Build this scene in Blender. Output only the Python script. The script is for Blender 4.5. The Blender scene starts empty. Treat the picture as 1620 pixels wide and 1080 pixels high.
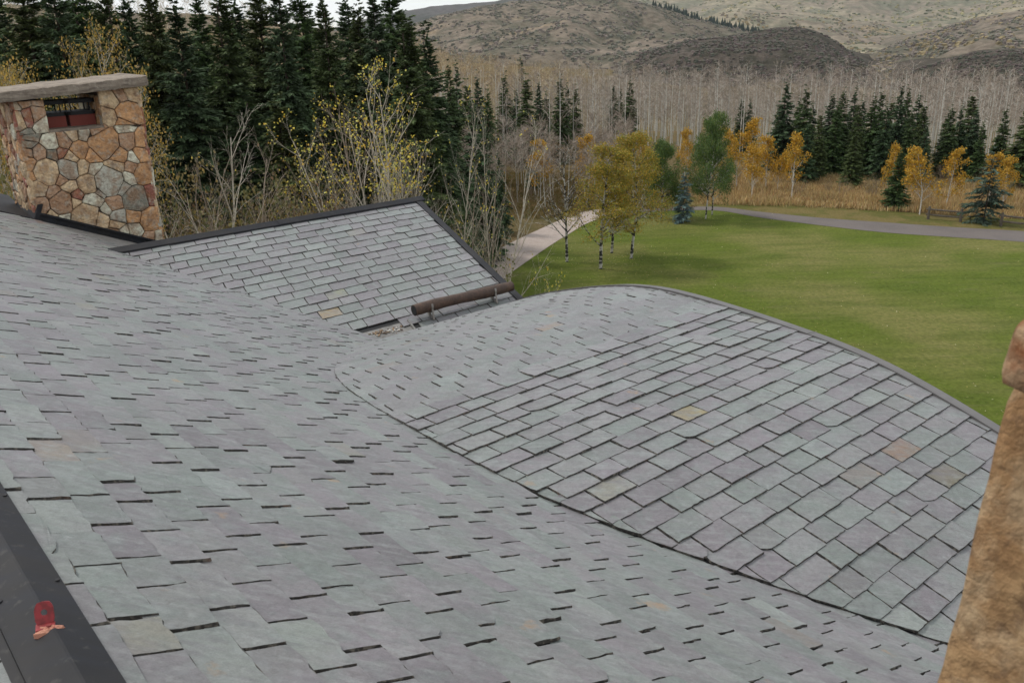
import bpy, math, random
import numpy as np
from math import sin, cos, tan, atan, atan2, radians, sqrt, pi, hypot
from mathutils import Matrix, Vector, noise as mnoise

random.seed(7)
RNG = np.random.default_rng(11)
sc = bpy.context.scene
COL = sc.collection

# ------------------------------------------------------------------ camera
FPX = 1380.0
PITCH = atan(500 / FPX)
ROLL = radians(1.5)
Rx = np.array([1, 0, 0.]); Fw = np.array([0, cos(PITCH), -sin(PITCH)]); Uw = np.array([0, sin(PITCH), cos(PITCH)])
Rr = Rx * cos(ROLL) - Uw * sin(ROLL)
Ur = Uw * cos(ROLL) + Rx * sin(ROLL)
EYE = 15.0                       # height of the eye above the lawn
cd = bpy.data.cameras.new('camera'); cam = bpy.data.objects.new('camera', cd); COL.objects.link(cam)
cd.sensor_width = 36; cd.lens = FPX / 1620 * 36; cd.clip_start = 0.05; cd.clip_end = 12000
cam.matrix_world = Matrix(((Rr[0], Ur[0], -Fw[0], 0), (Rr[1], Ur[1], -Fw[1], 0), (Rr[2], Ur[2], -Fw[2], 0), (0, 0, 0, 1)))
cd.dof.use_dof = True; cd.dof.focus_distance = 11; cd.dof.aperture_fstop = 9
sc.camera = cam

# ------------------------------------------------------------------ world, sun, exposure
SUN_EL, SUN_AZ = radians(52), radians(-62)      # azimuth clockwise from +Y
w = bpy.data.worlds.new("World"); sc.world = w; w.use_nodes = True
nt = w.node_tree; nt.nodes.clear()
out = nt.nodes.new('ShaderNodeOutputWorld'); bg = nt.nodes.new('ShaderNodeBackground')
sky = nt.nodes.new('ShaderNodeTexSky'); sky.sky_type = 'NISHITA'; sky.sun_disc = False
sky.sun_elevation = SUN_EL; sky.sun_rotation = SUN_AZ; sky.altitude = 2000
tc = nt.nodes.new('ShaderNodeTexCoord'); mp = nt.nodes.new('ShaderNodeMapping'); mp.inputs['Scale'].default_value = (1, 1, 3)
nz = nt.nodes.new('ShaderNodeTexNoise'); nz.inputs['Scale'].default_value = 3.2; nz.inputs['Detail'].default_value = 6
cr = nt.nodes.new('ShaderNodeValToRGB'); cr.color_ramp.elements[0].position = .36; cr.color_ramp.elements[0].color = (.45, .45, .45, 1)
cr.color_ramp.elements[1].position = .56; cr.color_ramp.elements[1].color = (.97, .97, .97, 1)
mx = nt.nodes.new('ShaderNodeMix'); mx.data_type = 'RGBA'
mx.inputs['B'].default_value = (8.95, 9.15, 9.2, 1)     # cloud brightness in the sky's own unit
nt.links.new(tc.outputs['Generated'], mp.inputs['Vector']); nt.links.new(mp.outputs['Vector'], nz.inputs['Vector'])
nt.links.new(nz.outputs['Fac'], cr.inputs['Fac']); nt.links.new(cr.outputs['Color'], mx.inputs['Factor'])
nt.links.new(sky.outputs['Color'], mx.inputs['A']); nt.links.new(mx.outputs['Result'], bg.inputs['Color'])
bg.inputs['Strength'].default_value = 0.086
nt.links.new(bg.outputs['Background'], out.inputs['Surface'])
sl = bpy.data.lights.new('sun', 'SUN'); sl.energy = 1.5; sl.angle = radians(10); sl.color = (1, .95, .88)
so = bpy.data.objects.new('sun', sl); COL.objects.link(so)
sd = Vector((sin(SUN_AZ) * cos(SUN_EL), cos(SUN_AZ) * cos(SUN_EL), sin(SUN_EL)))
so.rotation_euler = sd.to_track_quat('Z', 'Y').to_euler()
sc.view_settings.view_transform = 'Standard'; sc.view_settings.look = 'None'
sc.view_settings.exposure = 0.5; sc.view_settings.gamma = 1

# ------------------------------------------------------------------ helpers
def ray(x, y):
    return Fw + Rr * ((x - 810) / FPX) - Ur * ((y - 540) / FPX)
def tag(o, label=None, cat=None, group=None, kind=None):
    if label: o['label'] = label
    if cat: o['category'] = cat
    if group: o['group'] = group
    if kind: o['kind'] = kind
    return o
def empty(name, loc, label, cat, group=None, rz=0):
    o = bpy.data.objects.new(name, None); COL.objects.link(o); o.location = loc; o.rotation_euler = (0, 0, rz)
    return tag(o, label, cat, group)

class MB:
    """collects geometry; build() links it as one mesh object"""
    def __init__(s): s.v = []; s.f = []; s.m = []; s.c = []; s.n = 0
    def add(s, verts, faces, mi=0, col=(.5, .5, .5)):
        verts = [tuple(map(float, p)) for p in verts] if not isinstance(verts, np.ndarray) else verts.tolist()
        o = s.n; s.v += verts; s.n += len(verts)
        s.f += [tuple(i + o for i in f) for f in faces]; s.m += [mi] * len(faces)
        if isinstance(col, np.ndarray) and col.ndim == 2: s.c += col.tolist()
        else: s.c += [tuple(map(float, col))] * len(verts)
    def quads(s, A, mi=0, col=(.5, .5, .5)):
        """A: (N,4,3)"""
        N = len(A); o = s.n
        s.v += A.reshape(-1, 3).tolist(); s.n += 4 * N
        idx = (np.arange(4 * N) + o).reshape(-1, 4)
        s.f += [tuple(r) for r in idx.tolist()]; s.m += [mi] * N
        if isinstance(col, np.ndarray) and col.ndim == 2: s.c += np.repeat(col, 4, axis=0).tolist()
        else: s.c += [tuple(col)] * (4 * N)
    def box(s, c, ex, ey, ez, mi=0, col=(.5, .5, .5)):
        """c centre, ex ey ez half-extent vectors"""
        c, ex, ey, ez = map(np.asarray, (c, ex, ey, ez))
        P = [c + a * ex + b * ey + d * ez for d in (-1, 1) for (a, b) in ((-1, -1), (1, -1), (1, 1), (-1, 1))]
        s.add(P, [(3, 2, 1, 0), (4, 5, 6, 7), (0, 1, 5, 4), (1, 2, 6, 5), (2, 3, 7, 6), (3, 0, 4, 7)], mi, col)
    def tube(s, pts, rad, n=6, mi=0, col=(.5, .5, .5), cap=True):
        pts = [np.asarray(p, float) for p in pts]; V = []; F = []
        for i, p in enumerate(pts):
            d = pts[min(i + 1, len(pts) - 1)] - pts[max(i - 1, 0)]; d = d / (np.linalg.norm(d) + 1e-9)
            a = np.cross(d, (0, 0, 1.)) if abs(d[2]) < .9 else np.cross(d, (1., 0, 0)); a /= np.linalg.norm(a); b = np.cross(d, a)
            r = rad[i] if hasattr(rad, '__len__') else rad
            for k in range(n):
                t = 2 * pi * k / n; V.append(p + (a * cos(t) + b * sin(t)) * r)
        for i in range(len(pts) - 1):
            for k in range(n):
                F.append((i * n + k, i * n + (k + 1) % n, (i + 1) * n + (k + 1) % n, (i + 1) * n + k))
        if cap:
            F.append(tuple(range(n))[::-1]); F.append(tuple((len(pts) - 1) * n + k for k in range(n)))
        s.add(V, F, mi, col)
    def mesh(s, name, mats, smooth=False):
        me = bpy.data.meshes.new(name); me.from_pydata(s.v, [], s.f)
        for m in (mats if isinstance(mats, (list, tuple)) else [mats]): me.materials.append(m)
        me.polygons.foreach_set('material_index', s.m)
        if smooth: me.polygons.foreach_set('use_smooth', [True] * len(s.f))
        ca = me.color_attributes.new('col', 'FLOAT_COLOR', 'POINT')
        c = np.ones((len(s.c), 4)); c[:, :3] = np.array(s.c)[:, :3]
        ca.data.foreach_set('color', c.ravel()); me.update()
        return me
    def build(s, name, mats, parent=None, smooth=False, loc=None):
        o = bpy.data.objects.new(name, s.mesh(name, mats, smooth)); COL.objects.link(o)
        if parent: o.parent = parent
        if loc is not None: o.location = loc
        return o

def N(nt, t, **kw):
    n = nt.nodes.new(t)
    for k, v in kw.items(): n.inputs[k].default_value = v
    return n
def mix(nt, fac, a, b, mode='MIX'):
    m = nt.nodes.new('ShaderNodeMix'); m.data_type = 'RGBA'; m.blend_type = mode
    for k, v in (('Factor', fac), ('A', a), ('B', b)):
        if isinstance(v, bpy.types.NodeSocket): nt.links.new(v, m.inputs[k])
        elif k == 'Factor': m.inputs[k].default_value = v
        else: m.inputs[k].default_value = (*v, 1)
    return m.outputs['Result']
def ramp(nt, src, lo, hi, a=0., b=1.):
    r = nt.nodes.new('ShaderNodeMapRange'); r.inputs['From Min'].default_value = lo; r.inputs['From Max'].default_value = hi
    r.inputs['To Min'].default_value = a; r.inputs['To Max'].default_value = b; nt.links.new(src, r.inputs['Value']); return r.outputs['Result']
def noisef(nt, scale, detail=5, stretch=None, rough=.55, kind='n', off=0):
    t = nt.nodes.new('ShaderNodeTexCoord'); m = nt.nodes.new('ShaderNodeMapping')
    nt.links.new(t.outputs['Object'], m.inputs['Vector']); m.inputs['Location'].default_value = (off, off * 1.7, 0)
    if stretch: m.inputs['Scale'].default_value = stretch[:3]
    if stretch and len(stretch) > 3: m.inputs['Rotation'].default_value = (0, 0, stretch[3])
    if kind == 'v':
        n = nt.nodes.new('ShaderNodeTexVoronoi'); n.inputs['Scale'].default_value = scale
        nt.links.new(m.outputs['Vector'], n.inputs['Vector']); return n.outputs['Distance']
    n = nt.nodes.new('ShaderNodeTexNoise'); n.inputs['Scale'].default_value = scale; n.inputs['Detail'].default_value = detail; n.inputs['Roughness'].default_value = rough
    nt.links.new(m.outputs['Vector'], n.inputs['Vector']); return n.outputs['Fac']
def material(name, base, rough=.7, layers=(), bump=None, metal=0., spec=.4, trans=0.):
    """base: rgb or 'attr'; layers: (noise scale, lo, hi, colour, strength[, stretch[, blend]])"""
    m = bpy.data.materials.new(name); m.use_nodes = True; nt = m.node_tree; b = nt.nodes['Principled BSDF']
    if base == 'attr':
        a = nt.nodes.new('ShaderNodeAttribute'); a.attribute_name = 'col'; c = a.outputs['Color']
    else:
        r = nt.nodes.new('ShaderNodeRGB'); r.outputs[0].default_value = (*base, 1); c = r.outputs[0]
    for i, L in enumerate(layers):
        sca, lo, hi, colr, st = L[:5]; stretch = L[5] if len(L) > 5 else None; mode = L[6] if len(L) > 6 else 'MIX'
        f = ramp(nt, noisef(nt, sca, 6, stretch, off=3.1 * i), lo, hi, 0, st); c = mix(nt, f, c, colr, mode)
    nt.links.new(c, b.inputs['Base Color']); b.inputs['Roughness'].default_value = rough; b.inputs['Metallic'].default_value = metal
    b.inputs['Specular IOR Level'].default_value = spec
    if bump:
        bn = nt.nodes.new('ShaderNodeBump'); bn.inputs['Strength'].default_value = bump[1]; bn.inputs['Distance'].default_value = bump[2]
        nt.links.new(noisef(nt, bump[0], 8, bump[3] if len(bump) > 3 else None, .65), bn.inputs['Height']); nt.links.new(bn.outputs['Normal'], b.inputs['Normal'])
    if trans:
        tr = nt.nodes.new('ShaderNodeBsdfTranslucent'); ms = nt.nodes.new('ShaderNodeMixShader'); ms.inputs[0].default_value = trans
        nt.links.new(c, tr.inputs['Color']); nt.links.new(b.outputs[0], ms.inputs[1]); nt.links.new(tr.outputs[0], ms.inputs[2])
        nt.links.new(ms.outputs[0], nt.nodes['Material Output'].inputs['Surface'])
    return m

# ------------------------------------------------------------------ materials
M = {}
M['slate'] = material('slate', 'attr', .44, [(2.6, .45, .62, (.25, .222, .246), .5), (7, .5, .66, (.195, .235, .218), .45), (5, .5, .64, (.30, .315, .31), .4, (1, 5, 1, .7)), (6, .5, .66, (.165, .155, .17), .45, (1, 4, 1, .6)), (34, .35, .7, (.6, .6, .6), .5, None, 'MULTIPLY'), (120, .42, .62, (.62, .62, .62), .5, (1, 2.5, 1, .65), 'MULTIPLY'), (11, .54, .66, (.30, .33, .325), .22), (1.1, .4, .6, (.86, .86, .86), .6, None, 'MULTIPLY'),
                                             (14, .64, .78, (.33, .35, .34), .5), (4.5, .68, .76, (.33, .21, .11), .6), (17, .62, .7, (.11, .10, .10), .4)], (42, .7, .006, (1, 2.2, 1, .65)), spec=.5)
M['slate_edge'] = material('slate_edge', (.050, .047, .043), .9, [(38, .5, .62, (.20, .18, .15), .8), (9, .62, .72, (.16, .08, .05), .5)], (120, .8, .006))  # dark edge colour holds debris plus painted shade of faces turned away
M['deck'] = material('roof_felt', (.03, .03, .03), .95)
M['metal'] = material('dark_metal', (.017, .017, .019), .6, [(3, .4, .7, (.036, .033, .032), .7), (1.4, .45, .7, (.02, .022, .03), .8, (1, 9, 1, .6)), (22, .6, .75, (.13, .12, .105), .35)], (9, .15, .004), spec=.22)
M['trim'] = material('grey_trim', (.125, .118, .115), .5, [(3, .4, .7, (.17, .16, .155), .7), (14, .55, .75, (.09, .085, .085), .5)], (20, .1, .003), metal=.2)
M['pan'] = material('weathered_flashing', (.17, .165, .155), .7, [(6, .4, .65, (.28, .265, .25), .8), (18, .55, .7, (.09, .075, .06), .7)], (30, .4, .004))
M['stone'] = material('rubble_stone', 'attr', .85, [(5, .45, .6, (.33, .17, .08), .6), (11, .5, .64, (.52, .45, .36), .6), (8, .55, .66, (.16, .10, .07), .5), (26, .35, .7, (.5, .45, .42), .6, None, 'MULTIPLY'), (3.1, .58, .7, (.13, .10, .08), .4)], (22, .9, .03))
M['mortar'] = material('mortar', (.085, .065, .05), .95, bump=(40, .6, .01))
M['near_stone'] = material('near_stone', 'attr', .9, [(5, .42, .6, (.36, .19, .08), .6), (24, .56, .64, (.22, .13, .07), .7), (14, .45, .62, (.64, .48, .30), .65), (40, .4, .62, (.5, .45, .4), .6, None, 'MULTIPLY'), (9, .68, .74, (.13, .05, .03), .8)], (24, 1.0, .03))
M['cap_stone'] = material('cap_stone', (.24, .195, .15), .85, [(4, .45, .62, (.13, .10, .08), .8, (1, 1, 6)), (16, .5, .7, (.40, .35, .28), .5), (2.2, .5, .7, (.34, .29, .23), .5)], (14, .8, .03, (1, 1, 6)))
M['clay'] = material('red_clay', (.20, .045, .032), .75, [(14, .45, .7, (.2, .05, .035), .6)], (30, .3, .01))
M['iron'] = material('black_iron', (.02, .02, .021), .6, metal=.3)
M['log'] = material('brown_log', (.062, .038, .028), .6, [(9, .4, .65, (.12, .07, .045), .7, (1, 1, 1)), (30, .5, .7, (.03, .02, .016), .6)], (40, .6, .01))
M['bracket'] = material('grey_bracket', (.22, .2, .18), .5, metal=.4)
M['red'] = material('red_painted_steel', (.30, .03, .035), .5, [(40, .45, .6, (.16, .02, .02), .8)], (60, .2, .002))
M['sealant'] = material('orange_sealant', (.62, .30, .2), .7, [(40, .4, .7, (.4, .14, .1), .7)], (80, .8, .01))
M['wood_wall'] = material('timber_wall', (.12, .07, .045), .8, [(3, .4, .7, (.07, .04, .028), .7, (1, 1, 12))], (6, .6, .03, (1, 1, 14)))
M['bark'] = material('pale_bark', 'attr', .85, [(6, .5, .6, (.10, .09, .08), .5, (1, 1, 2.5))], (20, .4, .02))
M['bark_bw'] = material('black_scarred_bark', (.5, .48, .43), .85, [(3.2, .47, .52, (.03, .028, .026), 1.0, (1, 1, 1.6))], (20, .5, .02))
M['dark_bark'] = material('dark_bark', (.075, .055, .042), .9, bump=(18, .7, .03))
M['twig'] = material('twig', 'attr', .85)
M['needle'] = material('spruce_needles', 'attr', .75, spec=.2)
M['leaf'] = material('leaf', 'attr', .65, trans=.25, spec=.25)
M['grassblade'] = material('dry_grass', 'attr', .85, trans=.15, spec=.1)
M['lawn'] = material('lawn_grass', (.128, .168, .024), .9, [(.13, .44, .62, (.25, .225, .085), .75), (.55, .5, .72, (.07, .11, .014), .55, (.5, 1.6, 1, .2)), (2.4, .4, .7, (.15, .175, .035), .5), (5, .35, .7, (.42, .45, .35), .7, None, 'MULTIPLY'), (.8, .4, .62, (.6, .62, .5), .35, (.25, 2.2, 1, .12), 'MULTIPLY'), (1.1, .58, .75, (.19, .17, .08), .35, (.35, 1.5, 1, -.3))], (14, 1, .08), spec=.1)
M['ground'] = material('meadow_ground', (.16, .115, .052), .95, [(.09, .42, .6, (.10, .095, .036), .8), (.5, .45, .65, (.21, .15, .075), .6), (3, .4, .7, (.5, .45, .4), .6, None, 'MULTIPLY')], (2.5, 1, .3), spec=.1)
M['verge'] = material('green_verge', (.12, .125, .035), .95, [(.5, .42, .6, (.22, .165, .07), .7), (5, .4, .7, (.55, .5, .45), .6, None, 'MULTIPLY')], (6, 1, .15), spec=.1)
M['road'] = material('worn_asphalt', (.135, .115, .105), .9, [(.5, .45, .65, (.10, .088, .083), .7), (12, .4, .7, (.17, .15, .14), .5)], (30, .4, .02))
M['path'] = material('pale_pavers', (.42, .355, .315), .9, [(1.8, .45, .65, (.34, .275, .24), .6), (9, .35, .7, (.6, .58, .55), .5, None, 'MULTIPLY')], (9, .5, .03))
M['rail'] = material('weathered_rail', (.11, .09, .07), .9, [(6, .45, .65, (.19, .16, .13), .6)], (20, .5, .02))
def hillmat(name, c0, c1, c2, c3, s=.02):
    return material(name, c0, .95, [(s * .45, .42, .6, c1, .8), (s * 2.2, .5, .6, c2, .85), (s * 7, .52, .62, c2, .6), (s * .8, .6, .68, c3, .7), (s * 14, .35, .65, (.45, .45, .45), .75, None, 'MULTIPLY')], (s * 8, 1, 4.0), spec=.05)

# ------------------------------------------------------------------ roof frame
SC = 1.45                                             # eye to main roof plane
a1 = radians(-40)
u1 = np.array([sin(a1), cos(a1), 0]); r1 = np.array([cos(a1), -sin(a1), 0]); Z = np.array([0, 0, 1.])
vv = -u1                                              # 'v' axis, towards and past the camera
SA = radians(23.5)
nA = r1 * sin(SA) + Z * cos(SA); dA = r1 * cos(SA) - Z * sin(SA)
def onA(x, y, h=SC):
    r = ray(x, y); return r * (-h / (nA @ r))
def UVZ(u, v, z): return r1 * u + vv * v + Z * z
def zA(u): return -(SC + u * sin(SA)) / cos(SA)

lodge = empty('lodge', (0, 0, -EYE), 'stone and timber lodge with grey green slate roofs in the foreground', 'building')
LZ = np.array([0, 0, EYE])
class LB(MB):
    """lodge parts: camera-relative coordinates, stored relative to the lodge base"""
    def build(s, name, mats, parent=None, smooth=False, loc=None):
        s.v = (np.array(s.v) + LZ).tolist()
        return MB.build(s, name, mats, parent if parent else lodge, smooth)

PAL = [(.245, .268, .258), (.235, .262, .25), (.262, .268, .265), (.25, .24, .252), (.235, .218, .235), (.225, .205, .225), (.27, .295, .28), (.22, .25, .235), (.255, .25, .255)]
STAINS = [(1436, 712, 17, (.25, .165, .115)), (1492, 762, 20, (.15, .135, .08)), (1468, 738, 12, (.17, .15, .10)), (1102, 668, 15, (.30, .25, .13)), (985, 704, 18, (.27, .275, .205)), (868, 520, 9, (.27, .21, .16)), (92, 728, 24, (.255, .22, .18)), (470, 1000, 42, (.25, .275, .25)), (530, 497, 9, (.30, .23, .13)), (505, 488, 8, (.29, .26, .18)), (540, 468, 7, (.26, .27, .19)), (60, 352, 6, (.2, .13, .1)), (1055, 600, 9, (.26, .22, .16))]
def stained(P, c):
    z = P @ Fw
    if z < .3: return c
    x, y = 810 + FPX * (P @ Rr) / z, 540 - FPX * (P @ Ur) / z
    for sx, sy, r, k in STAINS:
        if abs(x - sx) < r and abs(y - sy) < r * .7: return np.array(k)
    return c
def slate_col(rng, vary=0.):
    m_ = .62 + vary * .38; c = np.array(PAL[rng.integers(len(PAL))]) * m_ + np.array((.246, .252, .25)) * (1 - m_); c = c * rng.uniform(.84, 1.12) * (.90, .905, .885)
    q = rng.random()
    if q < .03: c = np.array((.245, .275, .26)) * rng.uniform(.93, 1.07)
    elif q < .036: c = np.array((.26, .255, .215))
    elif q < .042: c = np.array((.225, .205, .185))
    return c
def lay_slates(mb, frame, srange, tfun, exp, rng, wr=(.33, .44), lap=1.35, skip=None, th=(.009, .016), gap=(.006, .011), jag=.0035, hj=.002, clampf=None, insr=(.002, .012), clipp=.04, vary=0.):
    """frame(s,t)->P,N,es,et ; s runs down the slope. One closed little slab per slate with split, chipped edges."""
    s0, s1 = srange; k = 0; s = s0 + exp
    while s < s1:
        ta, tb = tfun(s - exp * .5)
        wm = (wr[0] + wr[1]) / 2; off = (rng.uniform(-.12, .12) + .5 * (k % 2)) * wm; t = math.floor((ta - off) / wm) * wm + off - wm * .3
        while t < tb:
            t2 = (math.floor((t - off) / wm + .5) + 1) * wm + off + rng.uniform(-.5, .5) * (wr[1] - wr[0])
            a, b = max(t, ta), min(t2, tb)
            t = t2
            if b - a < .04: continue
            if skip and skip(s, (a + b) / 2): continue
            g = rng.uniform(*gap) / 2; a += g; b -= g
            sb = s + rng.normal(0, .0028); L = exp * lap; su = sb - L
            Pb, Nn, es, et = frame(sb, (a + b) / 2); Pu = frame(su, (a + b) / 2)[0]
            es = (Pb - Pu); es = es / np.linalg.norm(es); Nn = np.cross(et, es); Nn = Nn if Nn[2] > 0 else -Nn
            h = rng.uniform(*th); T = .0135 + max(0, rng.normal(0, hj)); tilt = rng.normal(0, .004)
            hw = (b - a) / 2
            loc = []                                   # perimeter, local (along et, along es), es=0 at butt
            nb = 7; ns = 5
            rj = rng.normal(0, jag * .5, 4)
            clip = rng.random() < clipp; cs = rng.choice([-1, 1])
            for i in range(nb): loc.append((-hw + 2 * hw * i / nb, 0))
            for i in range(ns): loc.append((hw, -L * i / ns))
            loc.append((hw, -L)); loc.append((-hw, -L))
            for i in range(ns - 1): loc.append((-hw, -L + L * (i + 1) / ns))
            top = []; bot = []; mid = []
            for (x, y) in loc:
                if clip and y > -.03 and x * cs > hw * .55: y -= (x * cs / hw - .5) * .10
                jx, jy = rng.normal(0, jag * .45), rng.normal(0, jag)
                bx, by = x + (jx if abs(x) > hw * .99 else 0), y + jy
                if clampf:
                    lo, hi = clampf(sb + by); tc_ = (a + b) / 2; bx = min(max(bx, lo - tc_ + rng.normal(0, .002)), hi - tc_); x = min(max(x, lo - tc_), hi - tc_)
                ins = rng.uniform(*insr) if y > -.02 else 0
                inx = rng.uniform(.000, .007) if abs(x) > hw * .99 else 0
                tx, ty = bx - math.copysign(inx, x), by - ins
                hb = T * (1 + y / L) + tilt * x / hw * .5
                P0 = Pb + et * bx + es * by + Nn * hb; bot.append(P0)
                mi_ = ins * rng.uniform(-.3, 1.0); mid.append(Pb + et * (bx - math.copysign(inx * rng.uniform(-.4, 1), x)) + es * (by - mi_) + Nn * (hb + h * rng.uniform(.35, .7)))
                top.append(Pb + et * tx + es * ty + Nn * (hb + h * rng.uniform(.9, 1.05)))
            n = len(top); c = slate_col(rng, vary); c = stained(Pb + es * -.08, c)
            o = mb.n
            mb.add(top + mid + bot, [tuple(range(n))], 0, c)
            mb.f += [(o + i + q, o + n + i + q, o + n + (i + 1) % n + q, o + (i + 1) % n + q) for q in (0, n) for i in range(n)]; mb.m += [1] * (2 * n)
        s += exp; k += 1

EXP = .19
# ---- main roof plane (A): s = distance along slope from the ridge, t = along u1
RU = .225 * SC                                        # ridge position (u)
def frA(s, t):
    return UVZ(RU, 0, zA(RU)) + dA * s + u1 * t, nA, dA, u1
VFAR = 17.35
b = LB(); rng = np.random.default_rng(1)
def tA(s):
    u = RU + s * cos(SA)
    far = VFAR if u < 3.55 else VFAR - .15 - (u - 3.55) * 1.55
    return (-1.6, max(far, 12.5 if u < 8 else 0))
lay_slates(b, frA, (.0, 8.3), tA, .176, rng, wr=(.26, .38), th=(.011, .019), gap=(.007, .013), vary=.75, hj=.0035)
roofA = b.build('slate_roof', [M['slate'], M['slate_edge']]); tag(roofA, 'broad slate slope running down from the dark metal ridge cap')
def slab(mb, P, n, th=.12, mi=0):
    """closed slab under polygon P (list of points)"""
    P = [np.asarray(p, float) for p in P]; Q = [p - n * th for p in P]; k = len(P)
    mb.add(P + Q, [tuple(range(k)), tuple(range(2 * k - 1, k - 1, -1))] + [(i, i + k, (i + 1) % k + k, (i + 1) % k) for i in range(k)], mi)
b = LB(); pA = lambda s, t: frA(s, t)[0] - nA * .003
slab(b, [pA(0, -1.6), pA(8.5, -1.6), pA(8.5, 12.3), pA(4.3, 14.4), pA(3.6, 17.6), pA(0, 17.6)], nA, .14)
b.build('deck', [M['deck']], roofA)
# back slope of the main roof
dK = -r1 * cos(SA) - Z * sin(SA); nK = -r1 * sin(SA) + Z * cos(SA)
def frK(s, t): return UVZ(RU, 0, zA(RU)) + dK * s + u1 * t, nK, dK, u1
b = LB(); lay_slates(b, frK, (0, 4.4), lambda s: (-1.6, 17.4), EXP, rng)
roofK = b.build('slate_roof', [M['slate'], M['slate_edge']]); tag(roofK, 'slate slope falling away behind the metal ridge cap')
b = LB(); pK = lambda s, t: frK(s, t)[0] - nK * .004
slab(b, [pK(0.02, -1.6), pK(4.5, -1.6), pK(4.5, 17.6), pK(0.02, 17.6)], nK, .14); b.build('deck', [M['deck']], roofK)
# ridge cap with flanges
b = LB(); apex = UVZ(RU, 0, zA(RU)) + Z * .075
prof = [(.098, -.040 - .028), (.098, -.040), (.094, -.038), (0.004, .004), (-.004, .004), (-.108, -.044), (-.112, -.046), (-.112, -.074), (-.14, -.085)]
for (ta, tb) in ((-1.7, 1.12), (1.121, 4.0), (4.001, 5.35), (5.351, 8.35), (8.351, 11.35), (11.351, 14.35), (14.351, 17.3)):
    V = [apex + r1 * x + Z * z + u1 * t for t in (ta, tb) for x, z in prof]; n = len(prof)
    b.add(V, [(i, i + 1, n + i + 1, n + i) for i in range(n - 1)] + [tuple(range(n))[::-1], tuple(range(n, 2 * n))])
    V = [apex + r1 * x * 1.02 + Z * (z + .003) + u1 * t for t in (tb - .03, tb + .02) for x, z in prof]
    b.add(V, [(i, i + 1, n + i + 1, n + i) for i in range(n - 1)])
for t in np.arange(.6, 17, .75):                      # fasteners along both flanges
    for sgn in (-1, 1):
        c = apex + r1 * .085 * sgn - Z * .033 + u1 * t
        b.tube([c, c + Z * .005], .008, 8)
b.build('ridge_cap', [M['metal']], roofA)

# ---- curved roof (B)
PR = [(-9.0, -3.95), (-8.0, -3.38), (-6.8, -2.80), (-6.2, -2.575), (-5.6, -2.385), (-5.09, -2.245), (-4.67, -2.175), (-4.2, -2.148), (-3.6, -2.143), (-2.96, -2.157), (-2.53, -2.195), (-2.16, -2.268), (-1.77, -2.365), (-1.4, -2.472), (-1.2, -2.54), (-.6, -2.77), (.3, -3.15), (1.2, -3.56)]
pv = np.linspace(-9, 1.2, 400); pz = np.interp(pv, [p[0] for p in PR], [p[1] for p in PR])
ker = np.exp(-np.linspace(-2, 2, 31) ** 2); ker /= ker.sum()
pz = np.concatenate([pz[:15], np.convolve(pz, ker, 'valid'), pz[-15:]])
pv *= SC; pz *= SC
arc = np.concatenate([[0], np.cumsum(np.hypot(np.diff(pv), np.diff(pz)))])
CR = np.interp(-3.95 * SC, pv, arc)                   # crown position in arc length
UE = lambda v: SC * (5.19 + .125 * (-1.75 - v / SC)) # outer (rake) edge
def Bpt(a, u):
    v = np.interp(a, arc, pv); z = np.interp(a, arc, pz)
    z2 = np.interp(a + .05, arc, pz); v2 = np.interp(a + .05, arc, pv); v0 = np.interp(a - .05, arc, pv); z0 = np.interp(a - .05, arc, pz)
    e = vv * (v2 - v0) + Z * (z2 - z0); e = e / np.linalg.norm(e); n = np.cross(r1, e); n = n if n[2] > 0 else -n
    return UVZ(u, v, z), n, e, v
b = LB(); rng = np.random.default_rng(5)
def frB1(s, t):
    P, n, e, _ = Bpt(CR + s, t); return P + n * LIFT, n, e, r1
def frB2(s, t):
    P, n, e, _ = Bpt(CR - s, t); return P + n * LIFT, n, -e, r1
def tB(a): 
    v = np.interp(a, arc, pv); z = np.interp(a, arc, pz)
    ua = (-z * cos(SA) - SC) / sin(SA)                # u where the main plane has this height
    return (max(ua - .0, .5), UE(v))
LIFT = .020
def cB(sg):
    def f(s):
        return tB(min(max(CR + sg * s, .05), arc[-1] - .05))
    return f
def wide(sg):
    def f(s):
        R = [tB(min(max(CR + sg * (s + d), .05), arc[-1] - .05)) for d in (-.1, 0, .1)]; return (min(r[0] for r in R), max(r[1] for r in R))
    return f
EB = .166
lay_slates(b, frB1, (-.06, arc[-1] - CR - .1), wide(1), EB * 1.15, rng, hj=.003, th=(.014, .023), wr=(.27, .38), jag=.0018, insr=(.002, .005), clipp=.025, vary=.9, clampf=cB(1))
lay_slates(b, frB2, (-.02, CR - .1), wide(-1), .17, rng, wr=(.33, .43), th=(.009, .014), jag=.002, gap=(.008, .014), insr=(.002, .006), clipp=0, clampf=cB(-1))
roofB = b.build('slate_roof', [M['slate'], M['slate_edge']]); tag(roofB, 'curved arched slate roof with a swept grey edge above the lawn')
b = LB()
K = np.linspace(.05, arc[-1] - .05, 90); V = []
for a in K:
    P, n, e, v = Bpt(a, 0); ua = tB(a)[0] + .012
    for u in (ua, UE(v) - .005):
        V.append(P + r1 * u + n * (LIFT - .004))
    for u in (ua, UE(v) - .005):
        V.append(P + r1 * u - n * .16)
F = []
for i in range(len(K) - 1):
    o = i * 4; q = o + 4
    F += [(o, o + 1, q + 1, q), (o + 2, q + 2, q + 3, o + 3), (o + 1, o + 3, q + 3, q + 1), (o, q, q + 2, o + 2)]
b.add(V, F); b.build('deck', [M['deck']], roofB)
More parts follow.
